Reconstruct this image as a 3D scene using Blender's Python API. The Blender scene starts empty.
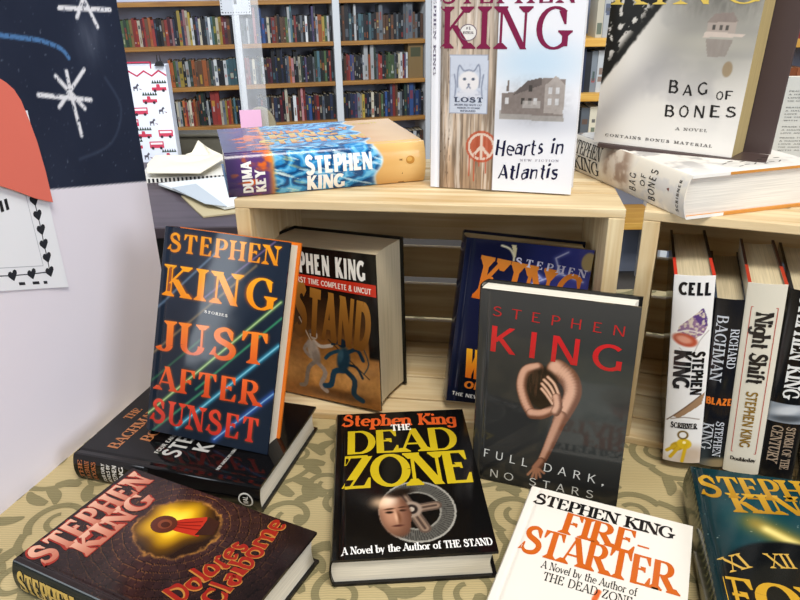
import bpy, math, random
import numpy as np
from mathutils import Matrix, Vector

# ------------------------------------------------------------------ camera, world, light, exposure
C = bpy.context.scene.collection
SC = bpy.context.scene
TZ = 0.75                                   # height of the display table
PITCH, ROLL, CAMH, FPX = 0.42452, -0.0155, 0.52987, 699.43
_F = Vector((0, math.cos(PITCH), -math.sin(PITCH)))
_U = Vector((0, math.sin(PITCH), math.cos(PITCH)))
_R = Vector((1, 0, 0))
_c, _s = math.cos(ROLL), math.sin(ROLL)
_R2 = _R * _c + _U * _s
_U2 = _U * _c - _R * _s
cd = bpy.data.cameras.new('camera'); co = bpy.data.objects.new('camera', cd); C.objects.link(co)
cd.sensor_width = 36; cd.lens = FPX / 800 * 36; cd.clip_start = 0.02
co.matrix_world = Matrix(((_R2.x, _U2.x, -_F.x, 0), (_R2.y, _U2.y, -_F.y, 0), (_R2.z, _U2.z, -_F.z, CAMH + TZ), (0, 0, 0, 1)))
SC.camera = co

w = bpy.data.worlds.new('world'); SC.world = w; w.use_nodes = True
w.node_tree.nodes['Background'].inputs[0].default_value = (0.86, 0.93, 1.0, 1)
w.node_tree.nodes['Background'].inputs[1].default_value = 0.19
SC.view_settings.view_transform = 'Standard'; SC.view_settings.look = 'None'
SC.view_settings.gamma = 1.0; SC.view_settings.use_curve_mapping = False
SC.view_settings.exposure = 0.0

def area(name, loc, target, sx, sy, power, col):
    l = bpy.data.lights.new(name, 'AREA'); l.shape = 'RECTANGLE'; l.size = sx; l.size_y = sy; l.energy = power; l.color = col
    o = bpy.data.objects.new(name, l); C.objects.link(o); o.location = loc
    o.rotation_euler = (Vector(target) - Vector(loc)).to_track_quat('-Z', 'Y').to_euler()
    return o
area('ceiling_light_front', (0.25, -0.35, 3.0), (0.15, 0.8, 0.8), 1.0, 0.6, 54, (1.0, 0.95, 0.86))
area('shelf_fill_light', (-0.3, 1.3, 2.5), (-0.2, 4.0, 1.0), 2.6, 0.5, 62, (0.86, 0.92, 1.0))  # unseen fill lamp, added to brighten the shelves at the back
area('window_light', (-2.9, -1.1, 2.0), (0.0, 0.9, 0.9), 1.6, 1.4, 44, (0.86, 0.93, 1.0))
area('window_light_side', (2.4, -1.6, 2.1), (-0.4, 0.8, 1.0), 1.4, 1.4, 50, (0.88, 0.92, 1.0))

# ------------------------------------------------------------------ helpers
def s2l(c):
    c = np.asarray(c, float)
    return np.where(c <= 0.04045, c / 12.92, ((c + 0.055) / 1.055) ** 2.4)
def rgb(h):
    return np.array([int(h[i:i + 2], 16) / 255 for i in (0, 2, 4)])
_mats = {}
def mat(name, hexcol, rough=0.5, var=0.06, scale=8.0, spec=0.5, bump=0.0, metal=0.0):
    if name in _mats: return _mats[name]
    m = bpy.data.materials.new(name); m.use_nodes = True; nt = m.node_tree; b = nt.nodes['Principled BSDF']
    c = s2l(rgb(hexcol))
    tc = nt.nodes.new('ShaderNodeTexCoord'); n = nt.nodes.new('ShaderNodeTexNoise'); n.inputs['Scale'].default_value = scale; n.inputs['Detail'].default_value = 4
    nt.links.new(tc.outputs['Object'], n.inputs['Vector'])
    r = nt.nodes.new('ShaderNodeMix'); r.data_type = 'RGBA'
    r.inputs[6].default_value = (*(c * (1 - var)), 1); r.inputs[7].default_value = (*np.minimum(c * (1 + var), 1), 1)
    nt.links.new(n.outputs['Fac'], r.inputs[0]); nt.links.new(r.outputs[2], b.inputs['Base Color'])
    b.inputs['Roughness'].default_value = rough; b.inputs['Specular IOR Level'].default_value = spec; b.inputs['Metallic'].default_value = metal
    if bump:
        bp = nt.nodes.new('ShaderNodeBump'); bp.inputs['Strength'].default_value = bump; bp.inputs['Distance'].default_value = 0.002
        nt.links.new(n.outputs['Fac'], bp.inputs['Height']); nt.links.new(bp.outputs[0], b.inputs['Normal'])
    _mats[name] = m; return m
def mat_print(name, rough=0.2, spec=0.5, coat=0.0):
    if name in _mats: return _mats[name]
    m = bpy.data.materials.new(name); m.use_nodes = True; nt = m.node_tree; b = nt.nodes['Principled BSDF']
    a = nt.nodes.new('ShaderNodeAttribute'); a.attribute_name = 'Col'
    nt.links.new(a.outputs['Color'], b.inputs['Base Color'])
    tc = nt.nodes.new('ShaderNodeTexCoord'); n = nt.nodes.new('ShaderNodeTexNoise'); n.inputs['Scale'].default_value = 14; n.inputs['Detail'].default_value = 2
    nt.links.new(tc.outputs['Object'], n.inputs['Vector'])
    bp = nt.nodes.new('ShaderNodeBump'); bp.inputs['Strength'].default_value = 0.12; bp.inputs['Distance'].default_value = 0.004
    nt.links.new(n.outputs['Fac'], bp.inputs['Height']); nt.links.new(bp.outputs[0], b.inputs['Normal'])
    b.inputs['Roughness'].default_value = rough; b.inputs['Specular IOR Level'].default_value = spec; b.inputs['Coat Weight'].default_value = coat; b.inputs['Coat Roughness'].default_value = 0.06
    _mats[name] = m; return m
def mat_lines(name, hexcol, axis_scale=(15, 15, 900), dark=0.82, rough=0.75):
    """paper block: thin sheets seen edge on"""
    if name in _mats: return _mats[name]
    m = bpy.data.materials.new(name); m.use_nodes = True; nt = m.node_tree; b = nt.nodes['Principled BSDF']
    tc = nt.nodes.new('ShaderNodeTexCoord'); mp = nt.nodes.new('ShaderNodeMapping'); mp.inputs['Scale'].default_value = axis_scale
    n = nt.nodes.new('ShaderNodeTexNoise'); n.inputs['Scale'].default_value = 1.0; n.inputs['Detail'].default_value = 3
    nt.links.new(tc.outputs['Object'], mp.inputs['Vector']); nt.links.new(mp.outputs[0], n.inputs['Vector'])
    c = s2l(rgb(hexcol)); r = nt.nodes.new('ShaderNodeValToRGB')
    r.color_ramp.elements[0].position = 0.35; r.color_ramp.elements[1].position = 0.62
    r.color_ramp.elements[0].color = (*(c * dark), 1); r.color_ramp.elements[1].color = (*c, 1)
    nt.links.new(n.outputs['Fac'], r.inputs[0]); nt.links.new(r.outputs[0], b.inputs['Base Color']); b.inputs['Roughness'].default_value = rough
    b.inputs['Specular IOR Level'].default_value = 0.2
    _mats[name] = m; return m
def mat_wood(name, h1, h2, sc=(3, 45, 45), rough=0.6):
    if name in _mats: return _mats[name]
    m = bpy.data.materials.new(name); m.use_nodes = True; nt = m.node_tree; b = nt.nodes['Principled BSDF']
    tc = nt.nodes.new('ShaderNodeTexCoord'); mp = nt.nodes.new('ShaderNodeMapping'); mp.inputs['Scale'].default_value = sc
    n = nt.nodes.new('ShaderNodeTexNoise'); n.inputs['Scale'].default_value = 1.0; n.inputs['Detail'].default_value = 6; n.inputs['Distortion'].default_value = 0.7
    n2 = nt.nodes.new('ShaderNodeTexNoise'); n2.inputs['Scale'].default_value = 5.0; n2.inputs['Detail'].default_value = 2
    nt.links.new(tc.outputs['Object'], mp.inputs['Vector']); nt.links.new(mp.outputs[0], n.inputs['Vector']); nt.links.new(tc.outputs['Object'], n2.inputs['Vector'])
    r = nt.nodes.new('ShaderNodeValToRGB')
    r.color_ramp.elements[0].position = 0.3; r.color_ramp.elements[1].position = 0.68
    r.color_ramp.elements[0].color = (*s2l(rgb(h1)), 1); r.color_ramp.elements[1].color = (*s2l(rgb(h2)), 1)
    mx = nt.nodes.new('ShaderNodeMath'); mx.operation = 'MULTIPLY_ADD'; mx.inputs[1].default_value = 0.35; mx.inputs[2].default_value = -0.17
    ad = nt.nodes.new('ShaderNodeMath'); ad.operation = 'ADD'
    nt.links.new(n2.outputs['Fac'], mx.inputs[0]); nt.links.new(mx.outputs[0], ad.inputs[0]); nt.links.new(n.outputs['Fac'], ad.inputs[1])
    nt.links.new(ad.outputs[0], r.inputs[0]); nt.links.new(r.outputs[0], b.inputs['Base Color']); b.inputs['Roughness'].default_value = rough
    bp = nt.nodes.new('ShaderNodeBump'); bp.inputs['Strength'].default_value = 0.25; bp.inputs['Distance'].default_value = 0.0015
    nt.links.new(n.outputs['Fac'], bp.inputs['Height']); nt.links.new(bp.outputs[0], b.inputs['Normal'])
    _mats[name] = m; return m

class MB:
    """collects polygons, with a material index and a colour each, into one mesh object"""
    def __init__(s): s.v = []; s.f = []; s.mi = []; s.col = []
    def poly(s, pts, mi=0, col=(1, 1, 1)):
        i = len(s.v); s.v += [tuple(p) for p in pts]; s.col += [tuple(col)] * len(pts) if np.ndim(col) == 1 else [tuple(c) for c in col]
        s.f.append(tuple(range(i, i + len(pts)))); s.mi.append(mi)
    def grid(s, P, cols, mi=0, flip=False):
        ny, nx = P.shape[:2]; i0 = len(s.v)
        s.v += [tuple(p) for p in P.reshape(-1, 3)]; s.col += [tuple(c) for c in cols.reshape(-1, 3)]
        for j in range(ny - 1):
            for i in range(nx - 1):
                a = i0 + j * nx + i
                f = (a, a + 1, a + nx + 1, a + nx)
                s.f.append(f[::-1] if flip else f); s.mi.append(mi)
    def box(s, lo, hi, mi=0, col=(1, 1, 1), skip=''):
        x0, y0, z0 = lo; x1, y1, z1 = hi
        F = {'-z': [(x0, y0, z0), (x0, y1, z0), (x1, y1, z0), (x1, y0, z0)], '+z': [(x0, y0, z1), (x1, y0, z1), (x1, y1, z1), (x0, y1, z1)],
             '-y': [(x0, y0, z0), (x1, y0, z0), (x1, y0, z1), (x0, y0, z1)], '+y': [(x0, y1, z0), (x0, y1, z1), (x1, y1, z1), (x1, y1, z0)],
             '-x': [(x0, y0, z0), (x0, y0, z1), (x0, y1, z1), (x0, y1, z0)], '+x': [(x1, y0, z0), (x1, y1, z0), (x1, y1, z1), (x1, y0, z1)]}
        for k, q in F.items():
            if k not in skip.split(): s.poly(q, mi, col)
    def prism(s, prof, y0, y1, mi=0, col=(1, 1, 1), axis='y'):
        """extrude a closed (a,b) profile"""
        f = (lambda a, b, t: (a, t, b)) if axis == 'y' else ((lambda a, b, t: (a, b, t)) if axis == 'z' else (lambda a, b, t: (t, a, b)))
        n = len(prof)
        for k in range(n):
            a, b = prof[k], prof[(k + 1) % n]
            s.poly([f(*a, y0), f(*b, y0), f(*b, y1), f(*a, y1)], mi, col)
        s.poly([f(*q, y0) for q in prof[::-1]], mi, col); s.poly([f(*q, y1) for q in prof], mi, col)
    def build(s, name, mats, parent=None, smooth=False, bevel=0.0):
        me = bpy.data.meshes.new(name); me.from_pydata(s.v, [], s.f)
        for m in (mats if isinstance(mats, (list, tuple)) else [mats]): me.materials.append(m)
        me.polygons.foreach_set('material_index', s.mi)
        if smooth: me.polygons.foreach_set('use_smooth', [True] * len(s.f))
        a = me.color_attributes.new('Col', 'FLOAT_COLOR', 'POINT')
        lin = s2l(np.array(s.col)); a.data.foreach_set('color', np.hstack([lin, np.ones((len(lin), 1))]).ravel())
        me.update()
        o = bpy.data.objects.new(name, me); C.objects.link(o)
        if parent: o.parent = parent
        if bevel:
            wl = o.modifiers.new('weld', 'WELD'); wl.merge_threshold = 1e-5
            bv = o.modifiers.new('bevel', 'BEVEL'); bv.width = bevel; bv.segments = 2; bv.limit_method = 'ANGLE'
        return o
def tag(o, label, cat, group=None, kind=None):
    o['label'] = label; o['category'] = cat
    if group: o['group'] = group
    if kind: o['kind'] = kind
    return o
def empty(name, label, cat, M=None, group=None):
    o = bpy.data.objects.new(name, None); C.objects.link(o); o.empty_display_size = 0.02
    if M is not None: o.matrix_world = M
    return tag(o, label, cat, group)
def struct(name, mb, m, bevel=0.0):
    o = mb.build(name, m, bevel=bevel); o['kind'] = 'structure'; return o
def frame(x, y, z, yaw, lean=0.0, roll=0.0):
    """u = along the width, v = up the cover, n = out of the cover; lean 0 upright, pi/2 lying"""
    cy, sy = math.cos(yaw), math.sin(yaw)
    u = Vector((cy, sy, 0)); b = Vector((-sy, cy, 0)); Z = Vector((0, 0, 1))
    v = Z * math.cos(lean) + b * math.sin(lean); n = Z * math.sin(lean) - b * math.cos(lean)
    c, s = math.cos(roll), math.sin(roll)
    u2 = u * c + v * s; v2 = v * c - u * s
    return Matrix(((u2.x, v2.x, n.x, x), (u2.y, v2.y, n.y, y), (u2.z, v2.z, n.z, z + TZ), (0, 0, 0, 1)))
def framev(o, x, y, z):
    return Matrix(((x.x, y.x, z.x, o.x), (x.y, y.y, z.y, o.y), (x.z, y.z, z.z, o.z), (0, 0, 0, 1)))

# ------------------------------------------------------------------ lettering: stroke glyphs with thick / thin strokes and serifs
G = {
 'A': ('L.08,0,.4,1,0 L.4,1,.72,0,1 H.2,.6,.34 F.08,0 F.72,0', .8),
 'B': ('L.15,0,.15,1,1 H.08,.36,.96 H.15,.38,.52 H.08,.4,.04 Q.36,.74,.2,.22,-90,90 Q.4,.28,.24,.24,-90,90', .72),
 'C': ('Q.44,.5,.36,.46,48,312 K.68,.86,-1 K.68,.14,1', .76),
 'D': ('L.15,0,.15,1,1 H.08,.36,.96 H.08,.36,.04 Q.36,.5,.36,.46,-90,90', .8),
 'E': ('L.15,0,.15,1,1 H.08,.58,.96 H.15,.45,.52 H.08,.62,.04 K.58,.96,-1 K.62,.04,1 K.45,.58,-.6', .68),
 'F': ('L.15,0,.15,1,1 H.08,.58,.96 H.15,.45,.5 K.58,.96,-1 K.45,.56,-.6 F.15,0', .62),
 'G': ('Q.44,.5,.36,.46,48,318 L.7,.08,.7,.42,1 F.7,.45 K.68,.86,-1', .82),
 'H': ('L.15,0,.15,1,1 L.67,0,.67,1,1 H.15,.67,.52 F.15,0 F.15,1 F.67,0 F.67,1', .82),
 'I': ('L.16,0,.16,1,1 F.16,0 F.16,1', .32),
 'J': ('L.36,.22,.36,1,1 Q.2,.22,.17,.18,200,360 F.36,1', .5),
 'K': ('L.15,0,.15,1,1 L.17,.4,.64,1,0 L.32,.56,.7,0,1 F.15,0 F.15,1 F.64,1 F.7,0', .78),
 'L': ('L.15,0,.15,1,1 H.08,.58,.04 K.58,.04,1 F.15,1', .62),
 'M': ('L.12,0,.12,1,0 L.14,1,.46,.06,1 L.46,.06,.8,1,0 L.82,0,.82,1,1 F.12,0 F.12,1 F.82,0 F.82,1', .94),
 'N': ('L.12,0,.12,1,0 L.14,1,.68,0,1 L.7,0,.7,1,0 F.12,0 F.1,1 F.7,1', .82),
 'O': ('Q.44,.5,.37,.46,0,360', .88),
 'P': ('L.15,0,.15,1,1 H.08,.36,.96 H.15,.36,.46 Q.36,.71,.23,.25,-90,90 F.15,0', .66),
 'R': ('L.15,0,.15,1,1 H.08,.36,.96 H.15,.36,.5 Q.36,.73,.22,.23,-90,90 L.36,.5,.68,0,1 F.15,0 F.7,0', .76),
 'S': ('S.58,.84;.48,.93;.34,.96;.18,.88;.14,.74;.22,.61;.4,.52;.56,.42;.61,.27;.52,.1;.34,.04;.18,.07;.1,.18 K.57,.86,-.9 K.11,.14,.9', .7),
 'T': ('L.36,0,.36,1,1 H.04,.68,.96 k.04,.96,-1 K.68,.96,-1 F.36,0', .72),
 'U': ('L.15,.3,.15,1,1 L.65,.3,.65,1,0 Q.4,.3,.25,.26,180,360 F.15,1 F.65,1', .8),
 'V': ('L.06,1,.4,0,1 L.4,0,.72,1,0 F.06,1 F.72,1', .78),
 'W': ('L.06,1,.32,0,1 L.32,0,.54,.85,0 L.5,1,.76,0,1 L.76,0,1.0,1,0 F.06,1 F.5,1 F1.0,1', 1.06),
 'X': ('L.08,1,.68,0,1 L.68,1,.08,0,0 F.08,1 F.68,0 F.68,1 F.08,0', .76),
 'Y': ('L.06,1,.38,.48,1 L.38,.48,.68,1,0 L.38,0,.38,.5,1 F.06,1 F.68,1 F.38,0', .74),
 'Z': ('H.08,.6,.96 H.06,.62,.04 L.6,.96,.1,.04,1 k.08,.96,-1 K.62,.04,1', .7),
 'a': ('Q.3,.24,.2,.2,0,360 L.52,0,.52,.5,1 Q.34,.48,.19,.15,0,150', .62),
 'b': ('L.13,0,.13,1,1 Q.32,.32,.22,.28,0,360 F.1,1', .62),
 'c': ('Q.32,.32,.24,.28,50,310', .52),
 'd': ('L.5,0,.5,1,1 Q.3,.32,.22,.28,0,360 F.48,1', .62),
 'e': ('Q.32,.32,.24,.28,0,310 H.1,.54,.34', .58),
 'f': ('L.2,0,.2,.8,1 Q.36,.8,.16,.16,60,180 H.06,.4,.62 F.2,0', .42),
 'g': ('Q.3,.34,.22,.26,0,360 L.5,-.1,.5,.62,1 Q.3,-.1,.2,.14,180,360', .6),
 'h': ('L.13,0,.13,1,1 Q.32,.4,.19,.22,0,150 L.51,0,.51,.42,1 F.13,0 F.51,0 F.1,1', .64),
 'i': ('L.14,0,.14,.64,1 D.14,.86,.1 F.14,0', .28),
 'k': ('L.13,0,.13,1,1 L.15,.26,.48,.64,0 L.26,.36,.54,0,1 F.13,0', .6),
 'l': ('L.14,0,.14,1,1 F.14,0', .28),
 'm': ('L.13,0,.13,.64,1 Q.28,.4,.15,.22,0,150 L.43,0,.43,.42,1 Q.58,.4,.15,.22,0,150 L.73,0,.73,.42,1', .86),
 'n': ('L.13,0,.13,.64,1 Q.32,.4,.19,.22,0,150 L.51,0,.51,.42,1 F.13,0 F.51,0 F.1,.64', .64),
 'o': ('Q.32,.32,.25,.28,0,360', .64),
 'p': ('L.13,-.3,.13,.64,1 Q.34,.32,.22,.28,0,360 F.13,-.3', .64),
 'r': ('L.13,0,.13,.64,1 Q.3,.38,.17,.22,40,150 F.13,0', .44),
 's': ('S.42,.54;.3,.61;.16,.56;.14,.45;.28,.34;.42,.24;.42,.1;.28,.03;.12,.1', .52),
 't': ('L.2,.14,.2,.9,1 Q.32,.16,.12,.12,180,300 H.06,.38,.62', .42),
 'u': ('L.12,.2,.12,.64,1 L.5,0,.5,.64,1 Q.3,.24,.19,.2,180,340', .62),
 'v': ('L.06,.64,.28,0,1 L.28,0,.5,.64,0', .56),
 'w': ('L.06,.64,.24,0,1 L.24,0,.4,.6,0 L.38,.64,.56,0,1 L.56,0,.74,.64,0', .8),
 'y': ('L.06,.64,.28,.04,1 L.5,.64,.2,-.28,0', .56),
 '-': ('H.05,.4,.4', .45), '.': ('D.12,.08,.1', .24), ',': ('D.12,.06,.1 L.12,.02,.06,-.16,0', .24), '/': ('L.05,0,.4,1,0', .45),
 '&': ('Q.32,.76,.17,.2,0,360 Q.32,.28,.26,.24,40,360 L.2,.66,.66,0,1', .74), '#': ('L.15,0,.25,1,0 L.4,0,.5,1,0 H.05,.6,.65 H.05,.6,.3', .66),
 '1': ('L.2,0,.2,1,1 L.05,.82,.2,1,0 F.2,0', .4), ' ': ('', .38),
}
SERIF = dict(T=.2, t=.075, s=.11); BOLD = dict(T=.27, t=.1, s=.1); SLAB = dict(T=.25, t=.12, s=.12)
SANS = dict(T=.2, t=.17, s=0); HEAVY = dict(T=.3, t=.2, s=0); LIGHT = dict(T=.1, t=.09, s=0); ROMAN = dict(T=.15, t=.05, s=.1); PEN = dict(T=.12, t=.1, s=0)
def _ribbon(pts, ws):
    out = []; n = len(pts); L = []; Rr = []
    for i in range(n):
        a = pts[max(i - 1, 0)]; b = pts[min(i + 1, n - 1)]
        dx, dy = b[0] - a[0], b[1] - a[1]; d = math.hypot(dx, dy) or 1; nx, ny = -dy / d, dx / d
        h = ws[i] / 2; L.append((pts[i][0] + nx * h, pts[i][1] + ny * h)); Rr.append((pts[i][0] - nx * h, pts[i][1] - ny * h))
    for i in range(n - 1): out.append([L[i], Rr[i], Rr[i + 1], L[i + 1]])
    return out
def _smooth(p, m=4):
    out = []; n = len(p)
    for i in range(n - 1):
        p0, p1, p2, p3 = p[max(i - 1, 0)], p[i], p[i + 1], p[min(i + 2, n - 1)]
        for k in range(m):
            t = k / m
            out.append(tuple(.5 * (2 * p1[j] + (p2[j] - p0[j]) * t + (2 * p0[j] - 5 * p1[j] + 4 * p2[j] - p3[j]) * t * t + (3 * p1[j] - p0[j] - 3 * p2[j] + p3[j]) * t ** 3) for j in range(len(p1))))
    return out + [tuple(p[-1])]
def glyph(ch, st):
    T, t, sf = st['T'], st['t'], st['s']; spec, wd = G.get(ch) or G.get(ch.upper()) or G[' ']
    P = []
    for cmd in spec.split():
        k = cmd[0]
        if k == 'S':
            p = _smooth([tuple(float(q) for q in s.split(',')) for s in cmd[1:].split(';')], 3); n = len(p)
            P += _ribbon(p, [t + (T - t) * math.sin(math.pi * i / (n - 1)) ** .8 if sf or T - t > .02 else T for i in range(n)]); continue
        a = [float(q) for q in cmd[1:].split(',')]
        if k == 'L':
            x0, y0, x1, y1, c = a; wv = T if c else t
            d = math.hypot(x1 - x0, y1 - y0); h = wv / 2 * min(d / max(abs(y1 - y0), .25), 1.5)
            for i in range(3):
                q0, q1 = i / 3, (i + 1) / 3
                xa, ya, xb, yb = x0 + (x1 - x0) * q0, y0 + (y1 - y0) * q0, x0 + (x1 - x0) * q1, y0 + (y1 - y0) * q1
                P.append([(xa - h, ya), (xa + h, ya), (xb + h, yb), (xb - h, yb)])
        elif k == 'H':
            x0, x1, y = a
            for i in range(3):
                xa, xb = x0 + (x1 - x0) * i / 3, x0 + (x1 - x0) * (i + 1) / 3
                y_ = min(max(y, t / 2), 1 - t / 2) if y in (.96, .04) else y
                P.append([(xa, y_ - t / 2), (xb, y_ - t / 2), (xb, y_ + t / 2), (xa, y_ + t / 2)])
        elif k == 'Q':
            cx, cy, rx, ry, a0, a1 = a; n = max(5, int(abs(a1 - a0) / 15)); pts = []; ws = []
            ry = ry if ry < .4 and cy not in (.5,) else .5 - t / 2
            for i in range(n + 1):
                an = math.radians(a0 + (a1 - a0) * i / n); pts.append((cx + rx * math.cos(an), cy + ry * math.sin(an))); ws.append(t + (T - t) * abs(math.cos(an)) ** 1.3)
            P += _ribbon(pts, ws)
        elif k == 'D':
            x, y, r = a; r = max(r, T / 2); P.append([(x + r * math.cos(i * math.pi / 4), y + r * math.sin(i * math.pi / 4)) for i in range(8)])
        elif k == 'F' and sf:
            x, y = a; hw = T / 2 + sf; top = y > .3
            if top: P.append([(x - hw, y - t * .8), (x + hw, y - t * .8), (x + hw, y), (x - hw, y)]); P.append([(x - T * .4, y - t * 2.4), (x + T * .4, y - t * 2.4), (x + hw * .9, y - t * .8), (x - hw * .9, y - t * .8)])
            else: P.append([(x - hw, y), (x + hw, y), (x + hw, y + t * .8), (x - hw, y + t * .8)]); P.append([(x - hw * .9, y + t * .8), (x + hw * .9, y + t * .8), (x + T * .4, y + t * 2.4), (x - T * .4, y + t * 2.4)])
        elif k in 'Kk' and sf:
            x, y, d = a; s = 1 if k == 'K' else -1; y0 = y + (t / 2 if d < 0 else -t / 2)
            P.append([(x - s * .16, y0), (x + s * .02, y0), (x + s * .03, y0 + d * .3), (x - s * .02, y0 + d * .3)])
    return P, wd
def text_polys(txt, st, track=.06):
    out = []; x = 0
    for ch in txt:
        P, wd = glyph(ch, st); e = max(0, st['T'] - .2)
        for p in P: out.append([(x + q[0], q[1]) for q in p])
        x += wd + track + e * .6 + st['s'] * .35
    xs = [q[0] for p in out for q in p]; x0, x1 = min(xs), max(xs)
    return [[((q[0] - x0) / (x1 - x0), q[1]) for q in p] for p in out]
def ccw(p):
    a = sum(p[i][0] * p[(i + 1) % len(p)][1] - p[(i + 1) % len(p)][0] * p[i][1] for i in range(len(p)))
    return p if a > 0 else p[::-1]
def T(txt, x0, y0, x1, y1, h, col, st=SANS, track=.06, lvl=1, col2=None, jit=0, shear=0, grow=0):
    """polygons of a line of text from baseline start to baseline end, cap height h (mm); returns (polys, colours, level)"""
    rnd = random.Random(txt); dx, dy = x1 - x0, y1 - y0; L = math.hypot(dx, dy); ux, uy = dx / L, dy / L
    c1 = rgb(col); c2 = rgb(col2) if col2 else c1; out = []
    if grow: st = dict(T=st['T'] + grow, t=st['t'] + grow, s=st['s'] + grow * .4)
    for p in text_polys(txt, st, track):
        q = []; cc = []
        for a, b in ccw(p):
            aa = a * L + shear * b * h; bb = b * h
            if jit: bb += jit * math.sin(a * 37 + 1.3) ; aa += jit * .5 * math.sin(a * 53)
            q.append((x0 + ux * aa - uy * bb, y0 + uy * aa + ux * bb)); cc.append(c2 + (c1 - c2) * min(max(b, 0), 1))
        out.append((q, cc))
    return out, lvl
def shape(pts, col, lvl=1): return [(ccw(list(pts)), [rgb(col)] * len(pts))], lvl
def stroke(pts, wd, col, lvl=1, sm=True, w2=None):
    p = _smooth([tuple(map(float, q)) for q in pts], 5) if sm and len(pts) > 2 else [tuple(map(float, q)) for q in pts]
    n = len(p); w2 = wd if w2 is None else w2
    return [(ccw(q), [rgb(col)] * 4) for q in _ribbon(p, [wd + (w2 - wd) * i / max(n - 1, 1) for i in range(n)])], lvl
def disc(cx, cy, rx, ry, col, lvl=1, n=20): return shape([(cx + rx * math.cos(2 * math.pi * i / n), cy + ry * math.sin(2 * math.pi * i / n)) for i in range(n)], col, lvl)

# ------------------------------------------------------------------ painting print as colours on a fine grid
_lat = np.random.RandomState(7).rand(64, 64)
def vnoise(x, y, k=0):
    x = np.asarray(x) + k * 17.3; y = np.asarray(y) + k * 9.1
    xi = np.floor(x).astype(int); yi = np.floor(y).astype(int); fx = x - xi; fy = y - yi; fx = fx * fx * (3 - 2 * fx); fy = fy * fy * (3 - 2 * fy)
    g = lambda a, b: _lat[a % 64, b % 64]
    return (g(xi, yi) * (1 - fx) + g(xi + 1, yi) * fx) * (1 - fy) + (g(xi, yi + 1) * (1 - fx) + g(xi + 1, yi + 1) * fx) * fy
def fbm(x, y, k=0, o=4):
    s = 0; a = .5
    for i in range(o): s = s + a * vnoise(x * 2 ** i, y * 2 ** i, k + i); a /= 2
    return s / (1 - .5 ** o)
def sst(a, b, x):
    t = np.clip((x - a) / (b - a), 0, 1); return t * t * (3 - 2 * t)
def base(X, col): return np.ones(X.shape + (3,)) * (rgb(col) if isinstance(col, str) else col)
def mixc(Cc, col, m):
    col = rgb(col) if isinstance(col, str) else col
    return Cc * (1 - m[..., None]) + col * m[..., None]
def er(X, Y, cx, cy, rx, ry, rot=0):
    c, s = math.cos(rot), math.sin(rot); a = (X - cx) * c + (Y - cy) * s; b = -(X - cx) * s + (Y - cy) * c
    return np.sqrt((a / rx) ** 2 + (b / ry) ** 2)
def ell(X, Y, cx, cy, rx, ry, rot=0, soft=.15): return 1 - sst(1 - soft, 1 + soft, er(X, Y, cx, cy, rx, ry, rot))
def dline(X, Y, pts):
    d = np.full(X.shape, 1e9)
    for (x0, y0), (x1, y1) in zip(pts[:-1], pts[1:]):
        vx, vy = x1 - x0, y1 - y0; t = np.clip(((X - x0) * vx + (Y - y0) * vy) / (vx * vx + vy * vy + 1e-9), 0, 1)
        d = np.minimum(d, np.hypot(X - x0 - t * vx, Y - y0 - t * vy))
    return d
def line(Cc, X, Y, pts, wd, col, soft=.6): return mixc(Cc, col, 1 - sst(wd / 2 - soft, wd / 2 + soft, dline(X, Y, _smooth(pts, 3) if len(pts) > 2 else pts)))
def inpoly(X, Y, pts):
    m = np.zeros(X.shape, bool); n = len(pts)
    for i in range(n):
        x0, y0 = pts[i]; x1, y1 = pts[(i + 1) % n]
        if y0 == y1: continue
        m ^= ((Y > y0) != (Y > y1)) & (X < (x1 - x0) * (Y - y0) / (y1 - y0) + x0)
    return m.astype(float)

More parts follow.
